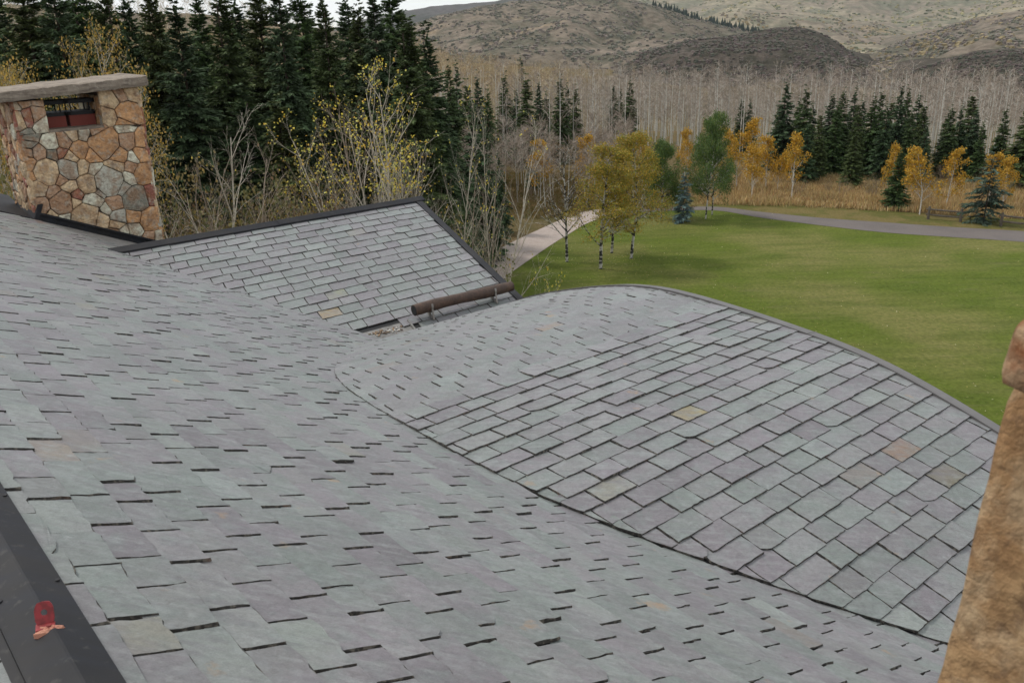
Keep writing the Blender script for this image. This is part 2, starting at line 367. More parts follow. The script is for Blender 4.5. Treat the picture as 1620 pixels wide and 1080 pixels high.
# swept rake trim following the curve
b = LB(); pr2 = [(-.004, .035), (-.004, .062), (.03, .060), (.15, .040), (.16, .034), (.16, -.16), (.02, -.19), (-.004, -.19)]
rows = []
K = np.linspace(.05, arc[-1] - .05, 140)
for a in K:
    P, n, e, v = Bpt(a, 0); rows.append([P + r1 * (UE(v) + x) + n * z for x, z in pr2])
n_ = len(pr2); V = [p for r in rows for p in r]
b.add(V, [(i * n_ + j, (i + 1) * n_ + j, (i + 1) * n_ + (j + 1) % n_, i * n_ + (j + 1) % n_) for i in range(len(K) - 1) for j in range(n_)])
for a in np.arange(CR - 6, CR + 7, 2.4):              # lap joints of the trim
    for dd in (0,):
        R2 = []
        for aa in (a, a + .012):
            P, n, e, v = Bpt(aa, 0); R2.append([P + r1 * (UE(v) + x * 1.02) + n * (z + .003) for x, z in pr2[1:5]])
        b.add(R2[0] + R2[1], [(j, j + 4, j + 5, j + 1) for j in range(3)])
b.build('rake_trim', [M['trim']], roofB)

# ---- gabled wing roof (C)
gz_ = radians(50); dC = np.array([sin(gz_), cos(gz_), 0])
C0 = onA(185, 400); C1 = onA(560, 525)
nC = np.cross(C1 - C0, dC); nC /= np.linalg.norm(nC); nC *= np.sign(nC[2]); oC = nC @ C0
def onC(x, y, h=0):
    r = ray(x, y); return r * ((oC + h) / (nC @ r))
CK = onC(657, 318); CE = onC(812, 468)
ridge_len = (CK - C0) @ dC
eD = (CE - CK); rake_len = np.linalg.norm(eD); eD /= rake_len           # down the slope, parallel to the rake
def frC(s, t): return CK + eD * s - dC * t, nC, eD, dC
def frC_(s, t): return CK + eD * s + dC * t, nC, eD, dC
flash_s, flash_t = rake_len - .62, None
# parameters (s,t) of the flashing corner
def stC(P):
    A = np.array([eD, dC]).T; return np.linalg.lstsq(A, P - CK, rcond=None)[0]
Fl = [stC(onC(*q)) for q in ((562, 530), (647, 511), (662, 528), (590, 552))]
sF = (Fl[0][0] + Fl[1][0]) / 2; tF = (Fl[1][1] + Fl[2][1]) / 2
b = LB(); rng = np.random.default_rng(9)
ec = .258
lay_slates(b, frC_, (.05, rake_len + 1.6), lambda s: (-ridge_len - .3 + (0.0), -.03), ec, rng, wr=(.28, .44), jag=.002, hj=.002, insr=(.002, .006), clipp=.02, vary=.7,
           skip=lambda s, t: s > sF + .02 and t < tF)
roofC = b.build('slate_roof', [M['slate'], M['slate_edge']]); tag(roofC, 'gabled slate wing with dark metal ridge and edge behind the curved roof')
b = LB(); slab(b, [frC_(0, -ridge_len - 1)[0] - nC * .004, frC_(0, -.01)[0] - nC * .004, frC_(rake_len + 1.7, -.01)[0] - nC * .004, frC_(rake_len + 1.7, -ridge_len - 1)[0] - nC * .004], nC, .16)
b.build('deck', [M['deck']], roofC)
# far slope of the wing
eD2 = eD - 2 * (eD @ Z) * Z; eD2 = -eD2; eD2 = eD2 - 0; eD2 = -(eD - 0 * Z); eD2 = np.array([-eD[0], -eD[1], eD[2]]); nC2 = np.cross(eD2, dC); nC2 *= np.sign(nC2[2])
def frC2(s, t): return CK + eD2 * s + dC * t, nC2, eD2, dC
b = LB(); lay_slates(b, frC2, (.05, 3.6), lambda s: (-ridge_len + .3, -.03), ec, rng)
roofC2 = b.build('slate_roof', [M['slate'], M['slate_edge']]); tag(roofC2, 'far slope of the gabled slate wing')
b = LB(); slab(b, [frC2(.05, -ridge_len - .3)[0] - nC2 * .004, frC2(.05, -.01)[0] - nC2 * .004, frC2(3.7, -.01)[0] - nC2 * .004, frC2(3.7, -ridge_len - .3)[0] - nC2 * .004], nC2, .16); b.build('deck', [M['deck']], roofC2)
# ridge cap and rake trim of the wing
b = LB()
cap = [(-.13, -.02), (-.13, .012), (0, .075), (.13, .012), (.13, -.02)]
hC = np.cross(dC, Z); hC = hC if hC @ eD > 0 else -hC
for (ta, tb) in ((-ridge_len - .12, -ridge_len * .52), (-ridge_len * .52 + .001, .16)):
    V = [CK + dC * t + hC * x + Z * (z + .01 + (.004 if ta > -ridge_len * .6 else 0)) for t in (ta, tb) for x, z in cap]
    b.add(V, [(i, i + 1, 6 + i, 5 + i) for i in range(4)] + [(4, 3, 2, 1, 0), (5, 6, 7, 8, 9)])
b.build('ridge_cap', [M['metal']], roofC)
b = LB(); tr = [(-.035, .022), (-.035, .042), (.10, .040), (.10, -.17), (-.02, -.17), (-.02, .022)]
for (D_, n_c, Ln) in ((eD, nC, rake_len + 1.5), (eD2, nC2, 3.6)):
    V = [CK + D_ * s + dC * x + n_c * z for s in (.0, Ln) for x, z in tr]
    b.add(V, [(i, (i + 1) % 6, 6 + (i + 1) % 6, 6 + i) for i in range(6)] + [tuple(range(6)), tuple(range(11, 5, -1))])
b.build('rake_trim', [M['metal']], roofC)
# flashing pan in the valley
b = LB(); p = [frC_(sF - .03, tF + .0)[0], frC_(sF + .9, tF + .0)[0], frC_(sF + .9, -ridge_len * .97)[0], frC_(sF - .03, -ridge_len * .97)[0]]
slab(b, [q + nC * .004 for q in p], nC, .006)
rail_a = frC_(sF - .02, tF - .01)[0] + nC * .022; rail_b = frC_(sF + .62, tF - .01)[0] + nC * .022
b.box((rail_a + rail_b) / 2, (rail_b - rail_a) / 2, dC * .014, nC * .018)
b.build('valley_flashing', [M['pan']], roofC)
b = LB()
for i in range(70):                                   # debris caught in the flashing
    s = sF + .05 + abs(rng.normal(0, .07)); t = tF - .1 - rng.uniform(0, .85)
    c = frC_(s, t)[0] + nC * .014; a = rng.uniform(0, pi); e = eD * cos(a) + dC * sin(a); f = np.cross(nC, e); l = rng.uniform(.006, .028)
    b.box(c, e * l, f * l * .4, nC * .006, 0, (np.array([(.30, .2, .12), (.1, .07, .05), (.5, .48, .44), (.16, .12, .08)][rng.integers(4)])))
b.build('leaf_debris', [M['twig']], roofC)
tag(bpy.data.objects['leaf_debris'], kind='stuff')

# ---- log snow guard on brackets
lg = onC(655, 491, .17); lh = onC(809, 453, .17)
b = LB(); Ln = np.linalg.norm(lh - lg); ld = (lh - lg) / Ln; pts = []; rad = []
for i in range(25):
    q = i / 24; pts.append(lg + (lh - lg) * q + nC * .008 * sin(q * 7) + Z * .012 * sin(q * pi)); rad.append(.088 + .004 * sin(q * 11) + .002 * sin(q * 37))
guard = bpy.data.objects.new('snow_guard', None); COL.objects.link(guard); guard.parent = lodge
tag(guard, 'brown log snow guard held on curved brackets')
b.tube(pts, rad, 18); lo = b.build('log', [M['log']], guard, smooth=False)
b = LB(); b.tube([lg - ld * .004, lg + ld * .003], [.07, .08], 18); b.build('log_end', [M['iron']], guard)
for q in (.155, .80):
    c = lg + (lh - lg) * q; b = LB(); foot = c - nC * .15 + eD * .05
    arcp = [c + eD * .097 * cos(a) + nC * .097 * sin(a) for a in np.linspace(-2.3, .9, 12)]
    for i in range(11): b.box((arcp[i] + arcp[i + 1]) / 2, (arcp[i + 1] - arcp[i]) * .52, ld * .018, np.cross(ld, arcp[i + 1] - arcp[i]) / np.linalg.norm(arcp[i + 1] - arcp[i]) * .004)
    b.box(foot + eD * .02 + nC * .02, eD * .13, ld * .02, nC * .004)
    e1 = (c + eD * .095 - (foot + eD * .13 + nC * .02)); b.box((c + eD * .095 + foot + eD * .13 + nC * .02) / 2, e1 / 2, ld * .014, np.cross(ld, e1) / np.linalg.norm(e1) * .004)
    b.box(foot - nC * .0 - eD * .06 + nC * .045, eD * .04, ld * .014, nC * .03)
    b.build('bracket', [M['bracket']], guard)

# ---- rubble stonework
def clip_poly(P, a, n):
    """keep side (p-a).n<=0"""
    Q = []
    for i in range(len(P)):
        p, q = P[i], P[(i + 1) % len(P)]; dp = (p[0] - a[0]) * n[0] + (p[1] - a[1]) * n[1]; dq = (q[0] - a[0]) * n[0] + (q[1] - a[1]) * n[1]
        if dp <= 0: Q.append(p)
        if (dp < 0) != (dq < 0) and abs(dp - dq) > 1e-12:
            t = dp / (dp - dq); Q.append((p[0] + (q[0] - p[0]) * t, p[1] + (q[1] - p[1]) * t))
    return Q
def rubble(mb, O, ex, ey, n, outline, seeds, cols, rng, gap=.011, depth=.055, rough=.010, rads=None):
    if rads is None: rads = [.12 * rng.choice([.5, .8, 1.0, 1.5]) for _ in seeds]
    """stones = Voronoi cells of the seeds in an outline (convex or sampled), each a bulging block"""
    for i, (sx, sy) in enumerate(seeds):
        P = list(outline)
        for j, (qx, qy) in enumerate(seeds):
            if i == j: continue
            dx, dy = qx - sx, qy - sy; l = hypot(dx, dy)
            if l > 1.6 or l < 1e-6: continue
            m_ = min(max((l * l + rads[i] ** 2 - rads[j] ** 2) / (2 * l), l * .18), l * .82) - gap * .5
            P = clip_poly(P, (sx + dx / l * m_, sy + dy / l * m_), (dx, dy))
            if len(P) < 3: break
        if len(P) < 3: continue
        A = abs(sum(P[k][0] * P[(k + 1) % len(P)][1] - P[(k + 1) % len(P)][0] * P[k][1] for k in range(len(P)))) / 2
        if A < .0008: continue
        # resample the rim with jitter
        R = []
        for k in range(len(P)):
            p, q = P[k], P[(k + 1) % len(P)]; l = hypot(q[0] - p[0], q[1] - p[1]); m = max(1, int(l / .05))
            for s in range(m):
                t = s / m; R.append((p[0] + (q[0] - p[0]) * t, p[1] + (q[1] - p[1]) * t))
        cx = sum(p[0] for p in R) / len(R); cy = sum(p[1] for p in R) / len(R); m = len(R); rad = sqrt(A)
        rings = []; hh = depth * rng.uniform(.75, 1.15); tx, ty = rng.normal(0, .05, 2)
        for f, z in ((1., -.03), (1., hh * .45), (.96, hh * .8), (.80, hh), (.45, hh * 1.05)):
            ring = []
            for (x, y) in R:
                j = rough * (1 if f > .9 else .5)
                px, py = cx + (x - cx) * f, cy + (y - cy) * f
                if f == 1.: d = (rng.normal(0, j * .25), rng.normal(0, j * .25)); zz = z
                else: d = (rng.normal(0, j * .3), rng.normal(0, j * .3)); zz = z + rng.normal(0, rough * .35)
                zz = zz + (tx * (px - cx) + ty * (py - cy) if f < 1 else 0)
                ring.append(O + ex * (px + d[0]) + ey * (py + d[1]) + n * zz)
            rings.append(ring)
        V = [p for r in rings for p in r] + [O + ex * cx + ey * cy + n * hh * 1.05]
        F = [(r * m + k, r * m + (k + 1) % m, (r + 1) * m + (k + 1) % m, (r + 1) * m + k) for r in range(4) for k in range(m)]
        F += [(4 * m + k, 4 * m + (k + 1) % m, 5 * m) for k in range(m)]
        c = np.minimum(np.array(cols[i] if cols is not None else STONE[rng.integers(len(STONE))]) * 1.42, .8)
        mb.add(V, F, 0, np.array(c) * rng.uniform(.88, 1.12))
T_, O_, R_, G_, B_, W_, D_ = (.52, .39, .24), (.48, .27, .13), (.26, .10, .07), (.36, .35, .29), (.38, .24, .15), (.62, .55, .43), (.18, .175, .14)
STONE = [T_, O_, B_, W_, T_, G_, O_, R_, B_]
def poisson(w, h, d, rng, x0=0, y0=0, tries=30):
    pts = []
    for _ in range(int(w * h / d / d * tries)):
        p = (x0 + rng.uniform(0, w), y0 + rng.uniform(0, h)); dd = d * rng.uniform(.6, 1.3)
        if all((p[0] - q[0]) ** 2 + (p[1] - q[1]) ** 2 > dd * dd for q in pts): pts.append(p)
    return pts
# chimney on the v = const plane
VC = -17.5
def onV(x, y, v=VC):
    r = ray(x, y); return r * (v / (r @ vv))
def uz(x, y): P = onV(x, y); return (P @ r1, P[2])
chim = bpy.data.objects.new('chimney', None); COL.objects.link(chim); chim.parent = lodge
tag(chim, 'rubble stone chimney with a stone slab top at the upper left')
uL, uR = 3.56, 5.66; zb = -4.9; zl = uz(110, 207)[1]; zt = uz(120, 150)[1] - .05
DEP = 1.35
p1 = uz(76, 200)[0]; p2 = uz(163, 195)[0]
core = LB()
def blk(ua, ub, z0, z1, inset=.0):
    core.box(UVZ((ua + ub) / 2, VC - DEP / 2, (z0 + z1) / 2), r1 * ((ub - ua) / 2 - inset), vv * (DEP / 2 - inset), Z * ((z1 - z0) / 2))
blk(uL, uR, zb, zl); blk(uL, p1 - .04, zl - .01, zt, .003); blk(p2 + .04, uR, zl - .01, zt + .12, .003)
core.build('chimney_core', [M['mortar']], chim)
raw = [(100,260,W_),(130,240,B_),(205,235,B_),(160,305,R_),(245,345,W_),(205,300,B_),(100,320,T_),(155,400,D_),(150,450,D_),(150,570,O_),(150,520,B_),(220,515,B_),(285,450,W_),(365,440,B_),(295,522,D_),(350,517,R_),(400,545,T_),(410,405,T_),(475,405,W_),(550,385,B_),(590,450,O_),(455,490,O_),(520,515,O_),
 (265,620,T_),(385,600,G_),(345,650,B_),(460,595,T_),(535,612,W_),(670,515,O_),(655,590,T_),(620,675,G_),(500,690,T_),(395,710,T_),(430,750,R_),(210,715,T_),(225,815,B_),(350,795,B_),(525,790,W_),(590,830,W_),(650,790,B_),(735,650,W_),(700,710,G_),(765,535,W_),(750,600,B_),(805,625,O_),(797,440,O_),(790,520,O_),(715,440,B_),(705,375,W_),(715,280,O_),(700,330,O_),(680,190,B_),(640,215,T_),(740,165,T_),(625,300,T_),(770,770,D_),(850,750,R_),(855,890,O_),(755,875,O_),(760,945,W_),(675,880,G_),(665,920,T_),(500,890,T_),(560,900,T_),(655,965,B_),(700,960,W_),(860,1000,B_),(900,1000,W_),(370,880,W_),(290,860,T_),(180,650,O_),(420,790,T_),(300,740,B_),(560,740,G_)]
rng = np.random.default_rng(3)
seeds = []; cols = []; rads = []
BIG = {(590,450):85,(265,620):70,(385,600):58,(620,675):82,(500,890):95,(225,815):55,(350,795):68,(770,770):68,(715,280):72,(715,440):50,(500,690):52,(855,890):55,(670,515):45,(155,400):52,(400,540):8,(455,490):45,(525,790):50,(210,715):50,(150,570):45,(560,900):50,(805,625):50,(205,235):42,(350,517):22,(295,522):24,(535,612):22,(590,830):20,(560,740):10,(765,535):30}
for x, y, c in raw:
    u, z = uz(x / 3.6, 100 + y / 3.6); seeds.append((u, z)); cols.append(c); rads.append(BIG.get((x, y), 34) / 3.6 / 1380 * 16.5)
for q in poisson(2.2, 1.6, .28, rng, uL - .1, zb):
    if q[1] < uz(60, 350)[1] - (q[0] - uL) * .45 - .15: seeds.append(q); cols.append(STONE[rng.integers(len(STONE))]); rads.append(.12)
st = LB(); f0 = UVZ(0, VC, 0)
base_o = [(uL - .02, zb), (uR + .02, zb), (uR + .02, zl), (uL - .02, zl)]
rubble(st, f0, r1, Z, vv, base_o, seeds, cols, rng, rads=rads)
rubble(st, f0, r1, Z, vv, [(uL - .02, zl), (p1, zl), (p1, zt), (uL - .02, zt)], [s for s in seeds if s[1] > zl - .15], [c for s, c in zip(seeds, cols) if s[1] > zl - .15], rng)
rubble(st, f0, r1, Z, vv, [(p2, zl), (uR + .02, zl), (uR + .02, zt + .13), (p2, zt + .12)], [s for s in seeds if s[1] > zl - .15], [c for s, c in zip(seeds, cols) if s[1] > zl - .15], rng)
# side, inner and back faces
for (u_, sg) in ((uL, -1), (uR, 1)):
    O = UVZ(u_, VC, 0); rubble(st, O, -vv, Z, r1 * sg, [(-.04, zb), (DEP + .04, zb), (DEP + .04, zt), (-.04, zt)], poisson(DEP + .1, zt - zb, .26, rng, 0, zb), None, rng)
for (u_, sg) in ((p1 - .04, 1), (p2 + .04, -1)):
    rubble(st, UVZ(u_, VC, 0), -vv, Z, r1 * sg, [(0, zl), (DEP, zl), (DEP, zt), (0, zt)], poisson(DEP, zt - zl, .24, rng, 0, zl), None, rng, depth=.04)
O = UVZ(0, VC - DEP, 0)
for (xa, xb, za, zc) in ((uL, uR, zb, zl), (uL, p1, zl, zt), (p2, uR, zl, zt)):
    rubble(st, O, r1, Z, -vv, [(xa, za), (xb, za), (xb, zc), (xa, zc)], poisson(xb - xa, zc - za, .27, rng, xa, za), None, rng)
st.build('stonework', [M['stone']], chim)
b = LB(); b.box(UVZ((p1 + p2) / 2, VC - DEP / 2, zl + .02), r1 * ((p2 - p1) / 2 + .02), vv * (DEP / 2 + .03), Z * .025); b.build('ledge', [M['cap_stone']], chim)
# slab top: irregular thick stone
b = LB(); us = np.linspace(uz(3, 150)[0] - .12, uz(229, 125)[0], 22); zs = zt + .0; th_ = .175
V = []; nn = 10
for i, u in enumerate(us):
    ws = VC + .16 + rng.normal(0, .008); wb = VC - DEP - .16 + rng.normal(0, .01)
    tz = zs + th_ + rng.normal(0, .006); bz = zs + rng.normal(0, .004)
    ring = [(ws, bz), (ws + .012, bz + .06), (ws - .004, bz + .13), (ws - .01, tz - .01), (ws - .05, tz + .004), (wb + .05, tz + .004), (wb + .01, tz - .02), (wb, bz + .1), (wb + .01, bz)]
    V += [UVZ(u + rng.normal(0, .006), a, c_ + rng.normal(0, .003) + (u - us[0]) * .055) for a, c_ in ring]
m = 9
b.add(V, [(i * m + j, i * m + (j + 1) % m, (i + 1) * m + (j + 1) % m, (i + 1) * m + j) for i in range(21) for j in range(m)] + [tuple(range(m))[::-1], tuple(21 * m + k for k in range(m))])
b.build('cap_stone', [M['cap_stone']], chim)
for (xa, xb) in ((76, 109), (119, 162)):
    ua, ub = uz(xa, 195)[0], uz(xb, 195)[0]; uc = (ua + ub) / 2; hw = .205
    pot = LB(); z0 = zl + .04; vc = VC - DEP * .42
    for (du, dv, ax) in ((-hw, 0, 0), (hw, 0, 0), (0, -hw, 1), (0, hw, 1)):
        ex = r1 * (.018 if ax == 0 else hw + .018); ey = vv * (hw - .018 if ax == 0 else .018)
        pot.box(UVZ(uc + du, vc + dv, z0 + .10), ex, ey, Z * .10)
    po = pot.build('chimney_pot', [M['clay']], chim)
    cpb = LB(); rr = hw * 1.28
    for (z1_, z2_, r_) in ((z0 + .2, z0 + .265, hw * 1.18), (z0 + .41, z0 + .475, rr)):
        P = [UVZ(uc + r_ * a, vc + r_ * c_, z) for z in (z1_, z2_) for a, c_ in ((-1, -.8), (-.8, -1), (.8, -1), (1, -.8), (1, .8), (.8, 1), (-.8, 1), (-1, .8))]
        cpb.add(P, [tuple(range(8))[::-1], tuple(range(8, 16))] + [(k, (k + 1) % 8, 8 + (k + 1) % 8, 8 + k) for k in range(8)])
    for a in (-.8, .8):
        for c_ in (-.8, .8): cpb.tube([UVZ(uc + hw * a, vc + hw * c_, z0 + .2), UVZ(uc + hw * a, vc + hw * c_, z0 + .42)], .012, 6)
    cpb.build('flue_cap', [M['iron']], chim)
# base flashing of the chimney: upstand, apron, corner boot and saddle
b = LB()
def A_at(u, v, h=0): return UVZ(u, v, zA(u)) + nA * h
for (ua, ub) in ((uL - .05, 4.55), (4.55, uR + .06)):
    P = [A_at(ua, VC + .065, .02), A_at(ub, VC + .065, .02), A_at(ub, VC + .065, .15), A_at(ua, VC + .065, .15)]
    slab(b, P, -vv, .012)
    P = [A_at(ua, VC + .085, .13), A_at(ub, VC + .085, .13), A_at(ub, VC + .085, .165), A_at(ua, VC + .085, .165)]; slab(b, P, -vv, .03)
P = [A_at(uL - .08, VC + .1, .02), A_at(uL - .08, VC - DEP, .02), A_at(uL - .08, VC - DEP, .17), A_at(uL - .08, VC + .1, .30)]; slab(b, P, r1, .02)
b.box(A_at(uL - .06, VC + .07, .16), r1 * .04, vv * .05, nA * .15)
b.build('base_flashing', [M['metal']], chim)
b = LB(); P = [A_at(3.3, VC + .13, .022), A_at(uR + .1, VC + .13, .022), A_at(5.35, -17.1, .022), A_at(4.25, -15.2, .022), A_at(4.05, -15.0, .022), A_at(4.0, -15.6, .022), A_at(3.7, VC + .5, .022)]
slab(b, P[::-1] if False else P, nA, .012); b.build('apron_flashing', [M['pan']], chim)
b = LB(); P = [A_at(RU, -17.35, .03), A_at(3.5, -17.45, .03), UVZ(3.6, -19.9, zA(3.45) + .12), UVZ(RU, -19.9, zA(RU) + .12)]; slab(b, P, nA, .03)
b.build('saddle_flashing', [M['metal']], roofA)

# ---- near chimney at the right edge of the view
near = bpy.data.objects.new('chimney', None); COL.objects.link(near); near.parent = lodge
tag(near, 'brown stone chimney close up at the right edge, partly out of frame')
Kc = ray(1536, 720) * 1.18                       # far left corner of the chimney
ku, kv = Kc @ r1, Kc @ vv
b = LB(); zn0, zn1 = -2.6, 1.0
b.box(UVZ(ku + .62, kv + .62, (zn0 + zn1) / 2), r1 * .56, vv * .56, Z * (zn1 - zn0) / 2); b.build('chimney_core', [M['mortar']], near)
# stones: wavy stacked quoins, each one a displaced block, so the left outline bulges like the photo
b = LB(); rng = np.random.default_rng(21)
zj = lambda y: (ray(1604, y) * 1.18)[2]
lv = [zn0, -1.30, zj(603), zj(470), zj(250), .2, .6, 1.0]; offs = [-.03, 0.0, .014, .03, .04, 0, 0]
ncol = [(.46, .30, .155), (.47, .30, .15), (.30, .09, .035), (.42, .25, .13), (.44, .34, .2), (.38, .25, .12), (.43, .3, .15)]
def block(mb, ua, ub, va, vb, z0, z1, col, nsub=12, r=.03, amp=.012, seed=0, lean=0):
    """rounded, displaced block"""
    V = []; idx = {}; F = []
    cu, cv, cz = (ua + ub) / 2, (va + vb) / 2, (z0 + z1) / 2; h = np.array([(ub - ua) / 2, (vb - va) / 2, (z1 - z0) / 2])
    def vert(p):
        k = tuple(np.round(p, 5))
        if k not in idx:
            q = np.array(p) * h; inn = np.clip(q, -(h - r), h - r); d = q - inn; l = np.linalg.norm(d)
            q = inn + (d / l * r if l > 1e-9 else 0)
            nzv = mnoise.fractal(Vector((q[0] * 5 + seed, q[1] * 5, q[2] * 5)), 1, 2, 5); nz2 = mnoise.noise(Vector((q[0] * 2.2, q[1] * 2.2 + seed, q[2] * 2.2)))
            dirn = q / (np.linalg.norm(q) + 1e-9); q = q + dirn * (nzv * amp + nz2 * amp * 2.2)
            idx[k] = len(V); V.append(UVZ(cu + q[0] + lean * (q[2] - 0), cv + q[1], cz + q[2]))
        return idx[k]
    for ax in range(3):
        for sg in (-1, 1):
            for i in range(nsub):
                for j in range(nsub):
                    qs = []
                    for (a, c_) in ((i, j), (i + 1, j), (i + 1, j + 1), (i, j + 1)):
                        p = [0, 0, 0]; p[ax] = sg; p[(ax + 1) % 3] = -1 + 2 * a / nsub; p[(ax + 2) % 3] = -1 + 2 * c_ / nsub; qs.append(vert(p))
                    F.append(tuple(qs if sg > 0 else qs[::-1]))
    mb.add(V, F, 0, col)
for i in range(len(lv) - 1):
    o = offs[i]; z0, z1 = lv[i] + .006, lv[i + 1] - .006
    sp = .62 if i % 2 == 0 else .45
    for (va, vb) in ((0, sp), (sp + .012, 1.24)):
        for (ua, ub) in ((0, .5 + .1 * (i % 2)), (.512 + .1 * (i % 2), 1.24)):
            hue = np.array(ncol[i % len(ncol)]) * rng.uniform(.95, 1.05)
            block(b, ku + ua + (o if ua == 0 else 0), ku + ub, kv + va + (o if va == 0 else 0), kv + vb, z0, z1, hue, 22, .022, .008, seed=i * 3.3 + va + ua * 2, lean=(.19 if i == 1 and ua == 0 else (.16 if i in (2, 3) and ua == 0 else 0)))
b.build('stonework', [M['near_stone']], near, smooth=True)

# ---- roof anchor on the ridge cap
anc = bpy.data.objects.new('roof_anchor', None); COL.objects.link(anc); anc.parent = lodge; tag(anc, 'small red steel anchor plate with a hole, fixed on the ridge cap')
# apex point seen at (52,975)
def onP(P0, n, x, y): r = ray(x, y); return r * ((P0 @ n) / (n @ r))
def pj(P): z = P @ Fw; return 810 + FPX * (P @ Rr) / z, 540 - FPX * (P @ Ur) / z
ts = np.linspace(1, 4, 3000); tt = ts[np.argmin([abs(pj(apex + u1 * t)[1] - 985) for t in ts])]; ap = apex + u1 * tt + Z * .006 - r1 * .012
b = LB(); W2 = .026; ex = (r1 * .93 + vv * .36); ex /= np.linalg.norm(ex); ey_ = np.cross(Z, ex)
up = Z * .90 + ey_ * .42; up /= np.linalg.norm(up); nn_ = np.cross(ex, up)
outl = [(-W2, 0), (W2, 0), (W2, .050), (W2 * .6, .068), (-W2 * .6, .068), (-W2, .050)]
hole = [(0.0092 * cos(a), 0.036 + 0.0092 * sin(a)) for a in np.linspace(0, 2 * pi, 18, endpoint=False)]
outr = []
for (hx, hy) in hole:                                  # matching outline point per hole vertex
    dx, dy = hx, hy - 0.036; best = None; l = hypot(dx, dy); dx, dy = dx / l, dy / l
    for k in range(6):
        p, q = outl[k], outl[(k + 1) % 6]; ex_, ey2 = q[0] - p[0], q[1] - p[1]; det = dx * (-ey2) + dy * ex_
        if abs(det) < 1e-9: continue
        t = ((p[0]) * (-ey2) + (p[1] - 0.036) * ex_) / det; s_ = (dx * (p[1] - 0.036) - dy * p[0]) / det
        if t > 0 and -1e-6 <= s_ <= 1 + 1e-6 and (best is None or t < best): best = t
    outr.append((dx * best, 0.036 + dy * best))
O = ap - Z * .004 + ex * .0; k = 18
V = [O + ex * x + up * y + nn_ * z for z in (.0035, -.0035) for x, y in outr + hole]
F = [(i, (i + 1) % k, k + (i + 1) % k, k + i) for i in range(k)] + [(2 * k + i, 3 * k + i, 3 * k + (i + 1) % k, 2 * k + (i + 1) % k) for i in range(k)]
F += [(i, 2 * k + i, 2 * k + (i + 1) % k, (i + 1) % k) for i in range(k)] + [(k + i, k + (i + 1) % k, 3 * k + (i + 1) % k, 3 * k + i) for i in range(k)]
b.add(V, F)
fd = -ey_ * .9 + ex * .1; b.box(O + fd * .016 + Z * .001, ex * W2, fd * .018, Z * .003)
cb_ = O + fd * .022 + ex * .010; b.tube([cb_, cb_ + Z * .009], .007, 6)
b.build('anchor_plate', [M['red']], anc)
b = LB(); c = O + fd * .026 + ex * .006 - Z * .004; V = []; rngs = np.random.default_rng(2)
for (z, f) in ((-.012, 1.15), (.002, 1.0), (.008, .6)):
    for i in range(20):
        a = 2 * pi * i / 20; rr = (.034 + .006 * sin(3 * a + 1) + rngs.normal(0, .003)) * f
        V.append(c + ex * rr * 1.05 * cos(a) + fd * rr * .55 * sin(a) + Z * (z + rngs.normal(0, .0012)))
b.add(V + [c + Z * .009], [(r * 20 + i, r * 20 + (i + 1) % 20, r * 20 + 20 + (i + 1) % 20, r * 20 + 20 + i) for r in range(2) for i in range(20)] + [(40 + i, 40 + (i + 1) % 20, 60) for i in range(20)])
b.build('sealant', [M['sealant']], anc)

# ---- walls below the roofs (footprints set back from the eaves)
def prism(mb, base, ztop, z0):
    P = [np.array((*p, z0)) for p in base]; Q = [np.array((*p, zt_)) for p, zt_ in zip(base, ztop)]; k = len(P)
    mb.add(P + Q, [tuple(range(k))[::-1], tuple(range(k, 2 * k))] + [(i, (i + 1) % k, k + (i + 1) % k, k + i) for i in range(k)])
xy = lambda u, v: tuple((r1 * u + vv * v)[:2])
b = LB(); prism(b, [xy(-3.4, 1.2), xy(RU, 1.2), xy(5.2, 1.2), xy(5.2, -12), xy(3.0, -16.8), xy(RU, -16.8), xy(-3.4, -16.8)], [zA(4.2) - .3, zA(RU) - .35, zA(5.2) - .4, zA(5.2) - .4, zA(3.) - .4, zA(RU) - .35, zA(4.2) - .3], -EYE)
b.build('wall', [M['wood_wall']])
b = LB()
vs = np.linspace(-8.2, 1.4, 40); zz = np.interp(vs, pv, pz) - .25
base = [xy(3, v) for v in (vs[0], vs[-1])]
for i in range(39):
    P = [(*xy(4.2, vs[i]), -EYE), (*xy(UE(vs[i]) - .6, vs[i]), -EYE), (*xy(UE(vs[i + 1]) - .6, vs[i + 1]), -EYE), (*xy(4.2, vs[i + 1]), -EYE)]
    Q = [(*xy(4.2, vs[i]), zz[i]), (*xy(UE(vs[i]) - .6, vs[i]), zz[i]), (*xy(UE(vs[i + 1]) - .6, vs[i + 1]), zz[i + 1]), (*xy(4.2, vs[i + 1]), zz[i + 1])]
    F = [(4, 5, 6, 7), (1, 2, 6, 5)] + ([(0, 1, 5, 4)] if i == 0 else []) + ([(2, 3, 7, 6)] if i == 38 else [])
    b.add(P + Q, F)
b.build('wall', [M['wood_wall']])
b = LB(); q = [frC_(0, -.5)[0], frC_(rake_len + 1.2, -.5)[0], frC_(rake_len + 1.2, -ridge_len)[0], frC_(0, -ridge_len)[0], frC2(3.3, -ridge_len + .3)[0], frC2(3.3, -.5)[0]]
prism(b, [p[:2] for p in q], [p[2] - .3 for p in q], -EYE); b.build('wall', [M['wood_wall']])
chb = LB(); chb.box(UVZ((uL + uR) / 2, VC - DEP / 2, (zb - EYE) / 2), r1 * (uR - uL) / 2.02, vv * DEP / 2.02, Z * (EYE + zb) / 2); chb.build('chimney_base', [M['cap_stone']], chim)


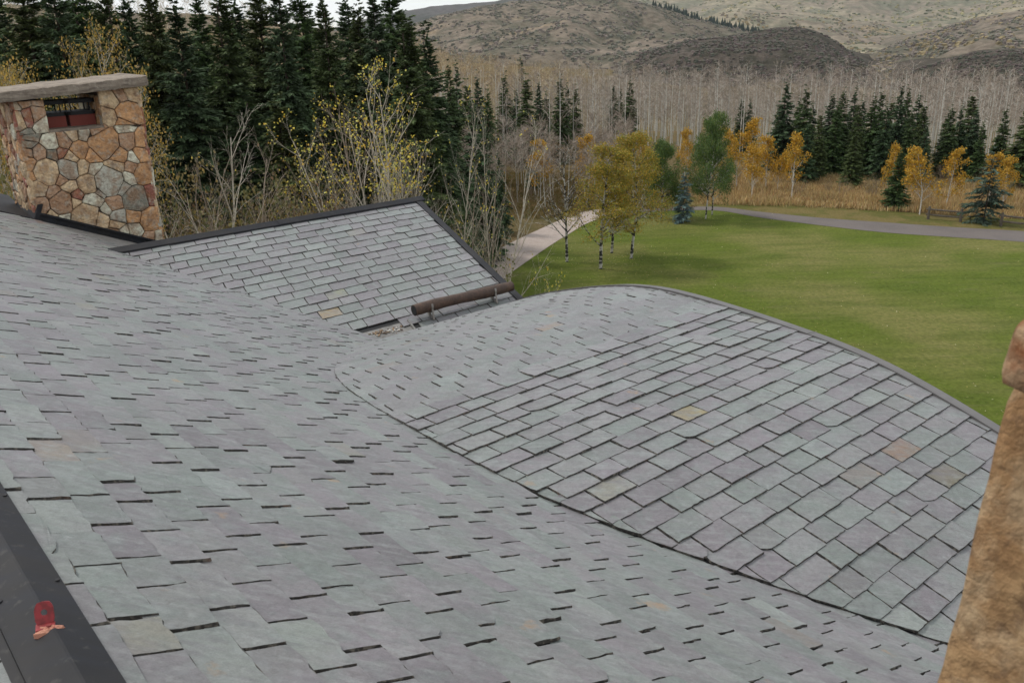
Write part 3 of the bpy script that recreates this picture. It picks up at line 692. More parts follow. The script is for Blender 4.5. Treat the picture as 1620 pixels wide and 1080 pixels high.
# ================================================================== landscape
def terr(x, y):
    x = np.asarray(x, float); y = np.asarray(y, float)
    D = np.hypot(x, y); az = np.clip(np.arctan2(x, np.maximum(y, 1e-3)), -1.15, 1.15); px = 810 + 1467 * np.tan(az)
    far = np.interp(px, [-1500, 200, 430, 560, 700, 900, 1200, 1700, 4000], [8, 3, -2, -12, -19, -27, -33, -35, -35])
    t = np.clip((D - 92) / 210, 0, 1); t = t * t * (3 - 2 * t)
    z = -EYE + (far + EYE) * t
    bump = .35 * np.sin(x * .11 + 1) * np.cos(y * .09) + .2 * np.sin(x * .31) * np.sin(y * .27 + 2)
    return z + bump * np.clip((D - 84) / 40, 0, 1) * (y > 0)
def gpt(x, y):
    """ground point under pixel (reference) – used to place bases on the flat lawn"""
    r = ray(x, y); t = -EYE / r[2]
    return r[:2] * t
def at(px, D):
    """point on the terrain in the direction of column px at distance D"""
    r = ray(px, 300); h = r[:2] / np.linalg.norm(r[:2]); p = h * D
    return np.array([p[0], p[1], float(terr(p[0], p[1]))])
def height_for(px, D, ytop, y_ref=300):
    r = ray(px, ytop); l = hypot(r[0], r[1]); p = at(px, D); return r[2] / l * D - p[2]
# ground sheet, polar grid
Ds = np.concatenate([np.linspace(.5, 120, 60), np.geomspace(125, 7000, 60)]); Az = np.radians(np.concatenate([np.linspace(-180, -62, 30), np.linspace(-60, 60, 130), np.linspace(62, 180, 30)]))
V = []; F = []
for D in Ds:
    X = D * np.sin(Az); Y = D * np.cos(Az); Zt = terr(X, Y) - .05
    if D > 400: Zt = Zt - (D - 400) * .02 * (D < 3000) - (D >= 3000) * 52
    V.append(np.stack([X, Y, Zt], 1))
n = len(Az); Vv = np.concatenate(V)
for i in range(len(Ds) - 1):
    for j in range(n - 1):
        F.append((i * n + j, i * n + j + 1, (i + 1) * n + j + 1, (i + 1) * n + j))
b = MB(); b.add(Vv, F); g = b.build('ground', [M['ground']], smooth=True); tag(g, kind='structure')
def sheet(name, pts, mat, dz, thick=0):
    b = MB(); P = [(p[0], p[1], -EYE + dz) for p in pts]; k = len(P)
    if thick: b.add(P + [(p[0], p[1], -EYE + dz - thick) for p in P], [tuple(range(k))] + [(i, i + k, (i + 1) % k + k, (i + 1) % k) for i in range(k)])
    else: b.add(P, [tuple(range(k))])
    me = b.build(name, [mat]); tag(me, kind='structure')
    if me.data.polygons[0].normal.z < 0:
        me.data.flip_normals()
    return me
def strip(name, L, R, mat, dz):
    b = MB(); V = [(p[0], p[1], -EYE + dz) for p in L] + [(p[0], p[1], -EYE + dz) for p in R]; k = len(L)
    b.add(V, [(i, i + 1, k + i + 1, k + i) for i in range(k - 1)]); o = b.build(name, [mat]); tag(o, kind='structure')
    if o.data.polygons[0].normal.z < 0: o.data.flip_normals()
    return o
def spl(P, n=8):
    P = [np.asarray(p, float) for p in P]; out = []
    for i in range(len(P) - 1):
        p0 = P[max(i - 1, 0)]; p1, p2 = P[i], P[i + 1]; p3 = P[min(i + 2, len(P) - 1)]
        for k in range(n):
            t = k / n; out.append(.5 * ((2 * p1) + (-p0 + p2) * t + (2 * p0 - 5 * p1 + 4 * p2 - p3) * t * t + (-p0 + 3 * p1 - 3 * p2 + p3) * t ** 3))
    return out + [P[-1]]
road_n = spl([gpt(985, 337), gpt(1060, 333.5), gpt(1135, 333.5), gpt(1200, 344), gpt(1300, 357), gpt(1400, 368), gpt(1500, 375), gpt(1620, 383), gpt(1800, 398)])
road_f = spl([gpt(985, 330.5), gpt(1060, 328), gpt(1135, 327.5), gpt(1200, 335), gpt(1300, 345), gpt(1400, 352), gpt(1500, 359), gpt(1620, 366), gpt(1800, 378)])
path_l = spl([gpt(700, 520), gpt(735, 440), gpt(768, 407), gpt(805, 386), gpt(858, 361), gpt(908, 340), gpt(950, 331), gpt(985, 330)])
path_r = spl([gpt(775, 520), gpt(790, 465), gpt(802, 437), gpt(815, 427), gpt(864, 393), gpt(899, 371), gpt(935, 351), gpt(985, 338)])
lawn_pts = [p for p in path_r] + [p for p in road_n[1:]] + [gpt(2300, 440), np.array([60., 12]), np.array([10, 8.]), gpt(770, 700)]
sheet('lawn', lawn_pts, M['lawn'], .0)
strip('road', road_n, road_f, M['road'], .015)
strip('path', path_l, path_r, M['path'], .02)
ve = [p + np.array([p[0], p[1]]) / np.linalg.norm(p) * 4.5 for p in road_f]
strip('verge', road_f, ve, M['verge'], .008)

# ---- hills
HM = {'a': hillmat('scrub_hill_dark', (.135, .11, .09), (.085, .078, .058), (.07, .066, .048), (.17, .14, .11), .022),
      'b': hillmat('scrub_hill_brown', (.26, .212, .165), (.16, .14, .10), (.13, .125, .09), (.33, .25, .15), .010),  # last colour paints sunlit patches into the slope
      'c': hillmat('scrub_hill_pale', (.36, .315, .22), (.225, .18, .145), (.19, .19, .13), (.50, .38, .17), .004),  # last colour paints golden sunlit patches onto the far slopes
      'd': hillmat('far_ridge', (.11, .10, .095), (.09, .09, .075), (.07, .075, .06), (.13, .12, .10), .003)}
def hill(name, sil, D0, D1, D2, z0, mat, amp, ncol=140, nrow=46, seed=0, pw=1.2):
    xs = [s[0] for s in sil]; ys = [s[1] for s in sil]; px = np.linspace(xs[0], xs[-1], ncol)
    py = np.interp(px, xs, ys); k = np.ones(7) / 7; py = np.concatenate([py[:3], np.convolve(py, k, 'valid'), py[-3:]])
    V = []; F = []
    for i in range(nrow):
        q = i / (nrow - 1)
        for j in range(ncol):
            r = ray(px[j], py[j]); l = hypot(r[0], r[1]); h = r[:2] / l; zr = r[2] / l * D1
            if q < .75:
                t = q / .75; D = D0 + (D1 - D0) * t; z = z0 + (zr - z0) * (t ** pw * (1.15 - .15 * t)); env = sin(pi * min(t, .96)) ** .6
            else:
                t = (q - .75) / .25; D = D1 + (D2 - D1) * t; z = zr + (z0 - zr) * t * t * .9; env = .4
            nzv = mnoise.fractal(Vector((h[0] * D / amp * .16 + seed, h[1] * D / amp * .16, seed)), 1, 2, 6)
            gul = abs(mnoise.noise(Vector((h[0] * D / amp * .09 + seed * 2, h[1] * D / amp * .05, 1))))
            V.append((h[0] * D, h[1] * D, z + env * amp * (nzv * .9 - (.35 - gul) * .9 * (env > .5))))
    for i in range(nrow - 1):
        for j in range(ncol - 1): F.append((i * ncol + j, i * ncol + j + 1, (i + 1) * ncol + j + 1, (i + 1) * ncol + j))
    b = MB(); b.add(V, F); o = b.build(name, [mat], smooth=True); tag(o, kind='structure'); return o
H_near = hill('hill', [(1360, 175), (1390, 142), (1419, 122), (1450, 110), (1482, 101), (1545, 88), (1620, 83), (1720, 78), (1900, 90)], 330, 620, 900, -40, HM['a'], 9, seed=3)
H_mid = hill('hill', [(820, 175), (880, 140), (927, 116), (985, 95), (1041, 78), (1100, 68), (1167, 60), (1230, 50), (1262, 49), (1293, 55), (1330, 76), (1365, 100), (1393, 122), (1420, 160)], 400, 800, 1150, -42, HM['a'], 15, ncol=200, seed=7)
H_left = hill('hill', [(520, 120), (600, 72), (650, 42), (700, 25), (760, 10), (820, -2), (900, -8), (985, -2), (1040, 10), (1080, 24), (1120, 34), (1170, 44), (1220, 56), (1300, 85), (1400, 130)], 600, 1350, 1900, -45, HM['b'], 26, ncol=220, seed=12, pw=.95)
H_right = hill('hill', [(1290, 130), (1340, 112), (1370, 95), (1400, 76), (1440, 62), (1480, 50), (1520, 36), (1560, 24), (1620, 14), (1720, 4), (1900, -5)], 650, 1500, 2100, -45, HM['b'], 26, seed=17)
H_mid2 = hill('hill', [(1000, 70), (1080, 40), (1160, 22), (1240, 20), (1320, 28), (1400, 40), (1460, 60), (1520, 90)], 1200, 2300, 3000, -50, HM['c'], 40, seed=23)
H_far = hill('hill', [(860, 30), (960, 2), (1060, -12), (1160, -20), (1260, -16), (1380, -24), (1500, -34), (1620, -30), (1800, -40), (2000, -30)], 2200, 3600, 4600, -55, HM['c'], 70, seed=29)
H_blue = hill('far_ridge', [(430, 70), (500, 52), (545, 42), (600, 28), (650, 16), (720, 8), (780, 1), (850, -10), (950, -20), (1100, -22)], 2600, 4300, 5200, -60, HM['d'], 40, seed=31)
H_west = hill('hill', [(-900, -20), (-300, -6), (0, 8), (200, 22), (330, 26), (420, 34), (480, 50), (540, 62), (600, 90)], 250, 520, 800, -8, HM['b'], 8, seed=37)

# ================================================================== plants
def perp(d):
    a = np.cross(d, (0, 0, 1.)) if abs(d[2]) < .9 else np.cross(d, (1., 0, 0)); return a / np.linalg.norm(a)
def unit(a): return a / (np.linalg.norm(a, axis=-1, keepdims=True) + 1e-9)
def blades(mb, base, dirs, L, W, nrm=None, mi=0, col=None):
    """elongated diamonds: base (N,3), dirs (N,3), L (N,), W (N,)"""
    Nn = len(base); rnd = RNG.normal(size=(Nn, 3)) if nrm is None else nrm
    side = unit(np.cross(dirs, rnd)); L = np.asarray(L)[:, None]; W = np.asarray(W)[:, None]
    A = np.stack([base, base + dirs * L * .45 + side * W / 2, base + dirs * L, base + dirs * L * .45 - side * W / 2], 1)
    mb.quads(A, mi, col)
def spruce(name, h, R, whorls, per, sub, wd, rng, crown0=.04, base=(.028, .05, .028), droop=.5, irregular=.25):
    """one spruce: trunk mesh + crown mesh"""
    tr = MB(); lean = rng.normal(0, .01, 2)
    tr.tube([(lean[0] * z, lean[1] * z, z) for z in np.linspace(-.6, h * .97, 7)], [.012 * h * (1 - .9 * q) + .01 for q in np.linspace(0, 1, 7)], 7, 0, (.2, .15, .12))
    cr = MB(); B = []; Dd = []; Ls = []; Cs = []; Wd = []
    for i in range(whorls):
        q = i / (whorls - 1); z = h * (crown0 + (1 - crown0) * q ** .92)
        rr = R * (1 - q) ** .82 * (1 - .25 * max(0, .12 - q) / .12) + .05 * R
        npw = max(4, int(per * (1 - q * .35)))
        ph = rng.uniform(0, 6.28)
        for k in range(npw):
            if rng.random() < irregular * .45: continue
            az = ph + 2 * pi * k / npw + rng.normal(0, .25); l = rr * rng.uniform(1 - irregular * 1.3, 1.0 + irregular * .5); zz = z + rng.normal(0, h / whorls * 2.4)
            ca, sa = cos(az), sin(az); el = .35 * (q > .75) + rng.normal(-.05, .06); dr = droop * (1.1 - q)
            ns = max(4, int(sub * (l / R) ** .7 + 2))
            tt = np.linspace(.12, 1, ns) + rng.normal(0, .02, ns)
            rad = l * tt; zz_ = zz + rad * el - dr * l * tt ** 1.7 + dr * .35 * l * tt ** 4
            P = np.stack([rad * ca, rad * sa, zz_], 1)
            shade = rng.uniform(.65, 1.5)
            for sd in (-1, 1, 0, 0):
                m = len(P); an = az + sd * rng.uniform(.5, 1.0, m) + rng.normal(0, .15, m)
                if sd == 0: an = az + rng.normal(0, .35, m)
                d = unit(np.stack([np.cos(an), np.sin(an), rng.normal(-.35, .25, m) + (q > .85) * .5], 1))
                ll = (.30 * l * (1.15 - tt * .75) + .17) * rng.uniform(.7, 1.2, m)
                B.append(P); Dd.append(d); Ls.append(ll); Wd.append(np.full(m, wd) * rng.uniform(.6, 1.3, m) * (.5 + .5 * l / R))
                c = np.array(base) * shade * rng.uniform(.7, 1.35, (m, 1)) + np.outer(tt ** 3, (.012, .02, .006)); Cs.append(c)
    n = 9; zt = h * rng.uniform(.94, .99, n)                     # leader
    B.append(np.stack([np.zeros(n), np.zeros(n), zt], 1)); Dd.append(unit(np.stack([rng.normal(0, .2, n), rng.normal(0, .2, n), np.ones(n)], 1))); Ls.append(np.full(n, .025 * h)); Wd.append(np.full(n, wd)); Cs.append(np.tile(base, (n, 1)))
    B, Dd, Ls, Wd, Cs = map(np.concatenate, (B, Dd, Ls, Wd, Cs))
    nr = np.tile((0, 0, 1.), (len(B), 1)) + rng.normal(0, .5, (len(B), 3))
    blades(cr, B, Dd, Ls, Wd, nr, 0, Cs)
    return tr.mesh(name + '_trunk', [M['dark_bark']]), cr.mesh(name + '_crown', [M['needle']])

def grow(mb, p, d, L, r, lev, P, rng, tips, n=5, col=(.5, .5, .5)):
    """recursive limb; P[lev] = (children, child length ratio, spread, wobble, up pull)"""
    kids, ratio, spread, wob, up = P[lev]; pts = [p]; rad = [r]; q = np.array(d, float); seg = 5 if lev < 2 else 3
    for i in range(seg):
        q = q + rng.normal(0, wob, 3) + np.array((0, 0, up)); q /= np.linalg.norm(q); pts.append(pts[-1] + q * L / seg); rad.append(r * (1 - (i + 1) / seg * .82))
    mb.tube(pts, rad, max(3, n - lev), 0, col, cap=False)
    if lev >= len(P) - 1:
        tips.append((pts[-1], q)); tips.append((pts[len(pts) // 2], q)); return
    for k in range(kids):
        t = (k + .6) / kids * (.82 if lev else .80) + (.18 if lev else .22); t = min(t, .98); f = t * seg; i = min(int(f), seg - 1)
        pp = pts[i] + (pts[i + 1] - pts[i]) * (f - i); ax = unit(pts[i + 1] - pts[i]); a = perp(ax); b_ = np.cross(ax, a); an = rng.uniform(0, 2 * pi)
        dd = ax * cos(spread) + (a * cos(an) + b_ * sin(an)) * sin(spread)
        grow(mb, pp, dd, L * ratio * ((1.35 - t * 1.05) if lev == 0 else (1.15 - t * .75)) * rng.uniform(.7, 1.2), max(rad[i] * .5, .004), lev + 1, P, rng, tips, n, np.array(col) * rng.uniform(.85, 1.1))
    tips.append((pts[-1], q))
def leaves(mb, tips, per, s, spreadr, colors, rng, frac=1.0, zmin=None):
    C = []
    for (p, d) in tips:
        if rng.random() > frac: continue
        if zmin is not None and p[2] < zmin: continue
        C.append(p + rng.normal(0, spreadr, (per, 3)) * (1, 1, .8))
    if not C: return
    C = np.concatenate(C); m = len(C); d = unit(rng.normal(size=(m, 3)) + (0, 0, -.4)); cols = np.array(colors)[rng.integers(len(colors), size=m)] * rng.uniform(.7, 1.3, (m, 1))
    blades(mb, C, d, s * rng.uniform(.7, 1.3, m), s * rng.uniform(.6, 1.0, m), None, 0, cols)
def broadleaf(name, h, rng, P, r=.09, cols=(), per=0, s=.1, sp=.2, frac=1., bark='bark', barkcol=(.5, .48, .42), zmin=None, lean=.03, n=5, stems=1, stemspread=.25):
    tr = MB(); tips = []
    for k in range(stems):
        hh = h * (1 if k == 0 else rng.uniform(.6, 1)); d = np.array((rng.normal(0, lean), rng.normal(0, lean), 1.))
        if stems > 1: a = 2 * pi * k / stems + rng.uniform(-.4, .4); d = d + np.array((cos(a), sin(a), 0)) * stemspread * rng.uniform(.3, 1)
        d /= np.linalg.norm(d); grow(tr, np.array((0, 0, -.3)) + np.array((d[0], d[1], 0)) * .5 * (stems > 1), d, hh, r * (1 if k == 0 else .75), 0, P, rng, tips, n, barkcol)
    zs = [p[2] for p, _ in tips]; k = h / max(zs); tr.v = [(x * k, y * k, z * k) for x, y, z in tr.v]; tips = [(p * k, d) for p, d in tips]
    trm = tr.mesh(name + '_trunk', [M[bark]])
    if not per: return trm, None
    cr = MB(); leaves(cr, tips, per, s, sp, cols, rng, frac, zmin); return trm, cr.mesh(name + '_crown', [M['leaf']])

def plant(name, protos, loc, scale, label, cat='tree', group=None, rz=None, wide=1.0):
    trm, crm = protos
    o = bpy.data.objects.new(name, None); COL.objects.link(o); o.location = loc; o.rotation_euler = (0, 0, random.uniform(0, 6.28) if rz is None else rz); o.scale = (scale * wide, scale * wide, scale)
    tag(o, label, cat, group)
    for nm, me in (('trunk', trm), ('crown', crm)):
        if me: c = bpy.data.objects.new(nm, me); COL.objects.link(c); c.parent = o
    return o
ORD = ['leftmost', 'second from the left', 'third from the left', 'fourth from the left', 'fifth from the left', 'sixth from the left', 'seventh from the left', 'eighth from the left', 'ninth from the left', 'tenth from the left', 'eleventh from the left', 'twelfth from the left', 'thirteenth from the left', 'fourteenth from the left', 'fifteenth from the left', 'sixteenth from the left', 'seventeenth from the left', 'eighteenth from the left', 'nineteenth from the left', 'twentieth from the left']

# ---- tall spruces behind the chimney and the wing roof
rng = np.random.default_rng(31)
SP = [spruce('tall_spruce', 18, 3.0, 84, 14, 21, .16, np.random.default_rng(40 + i), crown0=.02, base=[(.058, .080, .028), (.048, .076, .032), (.066, .082, .028), (.046, .070, .034), (.056, .090, .03)][i], irregular=[.3, .4, .25, .45, .3][i]) for i in range(5)]
tall = [(8, -60, 47), (58, -20, 55), (100, -70, 50), (140, -50, 44), (178, -60, 52), (214, -30, 46), (246, -12, 56), (283, -16, 50), (318, 14, 44), (352, 0, 55), (386, -8, 47), (407, -2, 58), (440, -18, 50), (470, -24, 44), (500, -22, 53), (536, 4, 47), (570, -8, 60), (588, 16, 54), (612, -24, 50), (640, -26, 57), (660, 36, 45), (688, 52, 50)]
for i, (px, py, D) in enumerate(tall):
    p = at(px, D); h = height_for(px, D, py); pos = 'tip cut off' if py < 0 else 'whole tip in view'
    if i == len(tall) - 1: lab = 'rightmost tall dark spruce of the stand, standing over the bare pale aspens'
    elif i < 8: lab = f'tall dark spruce in the stand behind the chimney, {ORD[i]}'
    else: lab = f'tall dark spruce beyond the wing roof, {ORD[i - 8]}, {pos}'
    plant('spruce_tree', SP[i % 5], p, h / 18, lab, 'spruce', 'tall spruces behind the chimney and the wing', wide=rng.uniform(.82, 1.12))
# fillers deeper in the same stand
for i in range(22):
    px = 10 + i * 31 + rng.uniform(-10, 10); D = rng.uniform(60, 80); p = at(px, D)
    plant('spruce_tree', SP[i % 5], p, rng.uniform(.72, .92), 'dark spruce deep in the stand, mostly hidden behind the taller spruces', 'spruce', 'spruces deep in the left stand', wide=rng.uniform(.9, 1.15))
# low young spruces at the foot
for i, (px, py, D) in enumerate([(330, 190, 44), (400, 150, 44), (455, 170, 42), (520, 180, 46), (585, 170, 48), (640, 150, 47), (700, 165, 52), (265, 200, 46)]):
    p = at(px, D); plant('spruce_tree', SP[i % 5], p, height_for(px, D, py) / 18, 'lower dark spruce filling the gap in front of the tall stand', 'spruce', 'lower spruces in front of the tall stand', wide=1.5)

# ---- mid and far spruces
SM = [spruce('spruce', 10, 1.7, 44, 11, 12, .17, np.random.default_rng(60 + i), crown0=.03, base=[(.058, .086, .032), (.048, .08, .036), (.066, .09, .03), (.048, .076, .038), (.058, .096, .032)][i], irregular=[.25, .4, .2, .35, .3][i]) for i in range(5)]
mid = [(718, 112, 86), (731, 112, 92), (745, 138, 84), (762, 130, 98), (776, 150, 88), (803, 124, 110), (820, 150, 104), (836, 128, 100), (854, 136, 108), (866, 150, 112), (887, 130, 104), (898, 138, 110), (911, 142, 108), (969, 140, 122), (979, 146, 126), (994, 132, 118), (828, 94, 210)]
for i, (px, py, D) in enumerate(mid):
    p = at(px, D); h = height_for(px, D, py)
    lab = 'small lone spruce rising high in the bare aspen wood on the slope' if i == 16 else (f'dark spruce among bare aspens right of the tall stand, {ORD[i]}' if i < 13 else ['leftmost', 'middle', 'rightmost'][i - 13] + ' dark spruce of the trio among bare aspens above the golden lawn trees')
    plant('spruce_tree', SM[i % 5], p, h / 10, lab, 'spruce', 'spruces in the middle distance', wide=rng.uniform(.9, 1.2) * min(1, 10 / h * 1.1))
for (px, py, D, lab) in ((752, 176, 62, 'dark narrow spruce behind the bare white aspens near the path'), (768, 210, 58, 'lower dark spruce beside the bare white aspens near the path'), (842, 236, 84, 'small dark spruce standing alone in the dry grass left of the path end'), (790, 250, 66, 'short dark spruce behind the candelabra shaped bare aspen')):
    p = at(px, D); plant('spruce_tree', SM[1], p, height_for(px, D, py) / 10, lab, 'spruce', wide=1.0)
right = [(1165, 160, 112), (1178, 162, 114), (1226, 168, 96), (1233, 138, 94), (1253, 162, 100), (1263, 147, 93), (1275, 170, 95), (1288, 184, 90), (1303, 156, 96), (1313, 168, 92), (1320, 150, 95), (1337, 147, 98), (1345, 168, 92), (1352, 165, 97), (1367, 160, 94), (1378, 151, 96), (1389, 172, 90), (1396, 164, 95), (1407, 144, 93), (1418, 148, 96), (1428, 180, 90), (1436, 159, 94), (1446, 170, 92), (1454, 202, 88),
         (1484, 180, 96), (1490, 176, 93), (1503, 174, 95), (1518, 154, 97), (1527, 178, 93), (1541, 198, 92)]
for i, (px, py, D) in enumerate(right):
    p = at(px, D); h = height_for(px, D, py)
    if i < 2: lab = ['left one', 'right one'][i] + ' of two dark spruce tips above the yellow aspens beyond the road'
    elif i < 24: lab = f'dark spruce in the dense clump beyond the meadow, {(ORD + ["twenty-first from the left", "twenty-second from the left"])[i - 2]}'
    else: lab = f'dark spruce in the smaller clump right of the dense one, {ORD[i - 24]}'
    plant('spruce_tree', SM[i % 5], p, h / 10, lab, 'spruce', 'spruces beyond the meadow', wide=rng.uniform(.95, 1.3))
SF = spruce('fir', 4.6, 1.75, 15, 10, 9, .12, np.random.default_rng(77), crown0=.05, base=(.05, .075, .055), irregular=.3, droop=.25)
for (px, py, D, lab, mm, k, w_) in ((1572, 176, 96, 'dark spruce with a thin bare top near the right edge of the meadow', SM[0], 10, 1.1), (1611, 158, 90, 'full dark spruce cut by the right edge of the photo', SM[2], 10, 1.4), (1622, 166, 94, 'dark spruce behind the one at the right edge', SM[3], 10, 1.3),
                                    (1418, 243, 78, 'small dark spruce tucked behind a narrow yellow aspen in the meadow', SM[4], 10, 1.5), (1270, 205, 88, 'low spruce at the left foot of the dense clump', SM[1], 10, 1.4), (1345, 215, 86, 'low spruce at the middle foot of the dense clump', SM[2], 10, 1.4)):
    p = at(px, D); plant('spruce_tree', mm, p, height_for(px, D, py) / k, lab, 'spruce', wide=w_)
g_ = gpt(1556, 352); pf = np.array((*g_, -EYE)); plant('fir_tree', SF, pf, 1.0, 'blue green fir standing alone beside the rail fence by the road', 'fir')
SB = spruce('blue', 3.6, .85, 16, 9, 9, .09, np.random.default_rng(78), crown0=.03, base=(.10, .15, .145), irregular=.2, droop=.3)
g_ = gpt(1081, 352); plant('blue_spruce', SB, np.array((*g_, -EYE)), 1.0, 'small silver blue spruce between the two green trees at the lawn edge', 'spruce')

# ---- lawn aspens and green trees
PY = [(30, .36, .85, .05, .0), (7, .5, .6, .1, .04), (4, .5, .6, .15, .0), (0, 0, 0, .15, -.02)]
PC = [(38, .42, 1.2, .04, .03), (7, .5, .7, .1, .03), (4, .5, .6, .15, .0), (0, 0, 0, .15, -.02)]
olive = [(.36, .28, .04), (.42, .30, .045), (.28, .26, .045), (.22, .24, .045), (.44, .28, .05)]
def lawn_tree(px, py, ytop, seed, lab, cols, per=3, s=.11, sp=.16, wide=1., bark='bark_bw', name='aspen_tree', frac=1., cat='aspen', zm=.2, PP=None):
    g_ = gpt(px, py); D = hypot(*g_); r = ray(px, ytop); h = r[2] / hypot(r[0], r[1]) * D + EYE
    pr = broadleaf('aspen', h, np.random.default_rng(seed), PP or PY, r=.11, cols=cols, per=per, s=s, sp=sp, bark=bark, barkcol=(.5, .48, .42), frac=frac, zmin=h * zm, n=7)
    return plant(name, pr, (g_[0], g_[1], -EYE), 1.0, lab, cat, wide=wide, rz=0)
lawn_tree(950, 425, 232, 101, 'olive yellow aspen nearest the camera on the lawn, left of a matching one', olive, 7, .09, .19, wide=1.18)
lawn_tree(998, 409, 212, 102, 'taller golden olive aspen on the lawn, rightmost of the lawn group', olive, 7, .09, .18, wide=1.08)
lawn_tree(967, 400, 262, 103, 'slender olive aspen between and behind the two golden lawn aspens', olive, 5, .09, .18, wide=.95)
lawn_tree(897, 414, 226, 104, 'nearly bare reddish twigged aspen beside the path on the lawn', [(.22, .13, .06), (.25, .17, .06)], 1, .07, .12, wide=1.0, frac=.35, name='aspen_tree')
green = [(.10, .17, .04), (.13, .19, .045), (.085, .14, .04), (.16, .20, .05), (.10, .17, .065)]
lawn_tree(1116, 347, 182, 105, 'full dark green tree on the lawn edge right of the blue spruce', green, 7, .12, .22, wide=.66, zm=.08, name='broadleaf_tree', cat='tree', PP=PC)
lawn_tree(1126, 340, 205, 106, 'second trunked green tree just behind the full dark green one', green, 6, .12, .2, wide=.62, zm=.12, name='broadleaf_tree', cat='tree', PP=PC)
lawn_tree(1046, 345, 222, 107, 'rounder green tree on the lawn edge left of the blue spruce', green, 7, .12, .22, wide=.72, zm=.06, name='broadleaf_tree', cat='tree', PP=PC)
bush_cols = [(.20, .14, .05), (.24, .15, .05), (.15, .13, .04)]
# ---- yellow aspens beyond the road
gold = [(.50, .29, .035), (.58, .36, .05), (.42, .24, .03), (.60, .33, .03), (.36, .26, .05)]
PG = [(17, .34, .7, .06, .02), (5, .5, .6, .12, .04), (3, .5, .6, .15, .0), (0, 0, 0, .15, 0)]
GA = [broadleaf('gold', 6, np.random.default_rng(120 + i), PG, r=.07, cols=gold, per=3, s=.17, sp=.18, bark='bark', barkcol=(.6, .57, .5), zmin=1.5) for i in range(4)]
gl = [(1082, 206, 86, 'pale orange aspen rising behind the blue spruce', .7), (1165, 204, 84, 'golden aspen at the left end of the row beyond the road', 1.1), (1177, 190, 88, 'tallest golden aspen of the row, below two spruce tips', 1.0), (1190, 233, 79, 'small bright yellow aspen in front of the tallest golden one', 1.1), (1211, 216, 84, 'golden aspen in the middle of the row beyond the road', 1.0), (1230, 240, 83, 'low thin yellow aspen in a gap of the row', .8), (1253, 214, 80, 'orange gold aspen at the right end of the row, in front of the spruce clump', .9),
      (1408, 228, 79, 'narrow golden aspen growing against a small dark spruce', .75), (1434, 248, 81, 'small faint yellow aspen between two larger golden ones', .6), (1460, 238, 76, 'broad golden aspen in the right part of the meadow', 1.1), (1500, 235, 79, 'golden aspen right of the broad one in the meadow', 1.0), (1566, 243, 80, 'yellow aspen behind the blue green fir', .95), (1590, 250, 79, 'dull yellow aspen right behind the fir', .9), (1612, 228, 90, 'thin yellow aspen at the right edge below the spruces', .8),
      (1018, 215, 82, 'yellowing thin aspen behind the lawn aspens', .8), (925, 215, 80, 'tall thin yellow green aspen behind the nearest lawn aspen', .9), (855, 222, 78, 'thin yellow green aspen left of the bare lawn aspen', .9)]
for i, (px, py, D, lab, w_) in enumerate(gl):
    p = at(px, D); plant('aspen_tree', GA[i % 4], p, height_for(px, D, py) / 6, lab, 'aspen', wide=w_ * .98)

# ---- bare aspen wood
def far_aspen(rng, nb=26, nt=8, h=11., tw=1.):
    b = MB(); wob = rng.normal(0, .18, 2); zt = np.linspace(-.5, h, 6)
    pts = [(wob[0] * sin(z / h * 3), wob[1] * sin(z / h * 2.4), z) for z in zt]; tc_ = np.array((.58, .56, .50)) * rng.uniform(.7, 1.2)
    b.tube(pts, np.linspace(.095, .012, 6) * tw, 4, 0, tc_, cap=False)
    base = []; dr = []; L = []; W = []; C = []
    for k in range(nb):
        q = rng.uniform(.33, .98); z = h * q; az = rng.uniform(0, 6.28); l = 2.3 * (1.12 - q) + .5; el = rng.uniform(.5, 1.2)
        d = np.array((cos(az), sin(az), el)); d /= np.linalg.norm(d); o_ = np.array((wob[0] * sin(q * 3), wob[1] * sin(q * 2.4), z))
        base.append(o_); dr.append(d); L.append(l); W.append(.06); C.append(np.array((.36, .33, .28)) * rng.uniform(.8, 1.2))
        for m in range(nt):
            t = rng.uniform(.25, 1); base.append(o_ + d * l * t); e = d + rng.normal(0, .55, 3); dr.append(e / np.linalg.norm(e)); L.append(rng.uniform(.4, 1.1)); W.append(.038); C.append(np.array((.31, .255, .205)) * rng.uniform(.75, 1.35))
    blades(b, np.array(base), np.array(dr), np.array(L), np.array(W), None, 1, np.array(C))
    return b
FA = [far_aspen(np.random.default_rng(200 + i), 26, 8).mesh('bare_aspen', [M['bark'], M['twig']]) for i in range(8)]
rng = np.random.default_rng(88); spots = []
for _ in range(200000):
    px = rng.uniform(690, 1760); D = 100 * (430 / 100) ** (rng.random() ** .8)
    if D < np.interp(px, [690, 900, 1000, 1150, 1300, 1700], [74, 88, 96, 104, 106, 100]): continue
    r = ray(px, 300); h = r[:2] / np.linalg.norm(r[:2]) * D
    if all((h[0] - s[0]) ** 2 + (h[1] - s[1]) ** 2 > (1.5 + D * .006) ** 2 for s in spots[-2500:]): spots.append((h[0], h[1], D, px))
    if len(spots) >= 2300: break
spots.sort(key=lambda s: s[2])
for i, (x, y, D, px) in enumerate(spots[:250]):
    o = bpy.data.objects.new('bare_aspen', FA[i % 8]); COL.objects.link(o); o.location = (x, y, float(terr(x, y))); o.rotation_euler = (0, 0, rng.uniform(0, 6.28))
    k = rng.uniform(.72, 1.02) * np.interp(px, [700, 1000, 1700], [1.0, .92, .9]); o.scale = (k, k, k)
    tag(o, 'leafless pale trunked aspen at the front of the grey wood below the hills', 'aspen', 'bare aspens at the front of the wood')
YA = [far_aspen(np.random.default_rng(260 + i), 34, 16, h=7.5, tw=.7).mesh('bare_aspen', [M['bark'], M['twig']]) for i in range(4)]
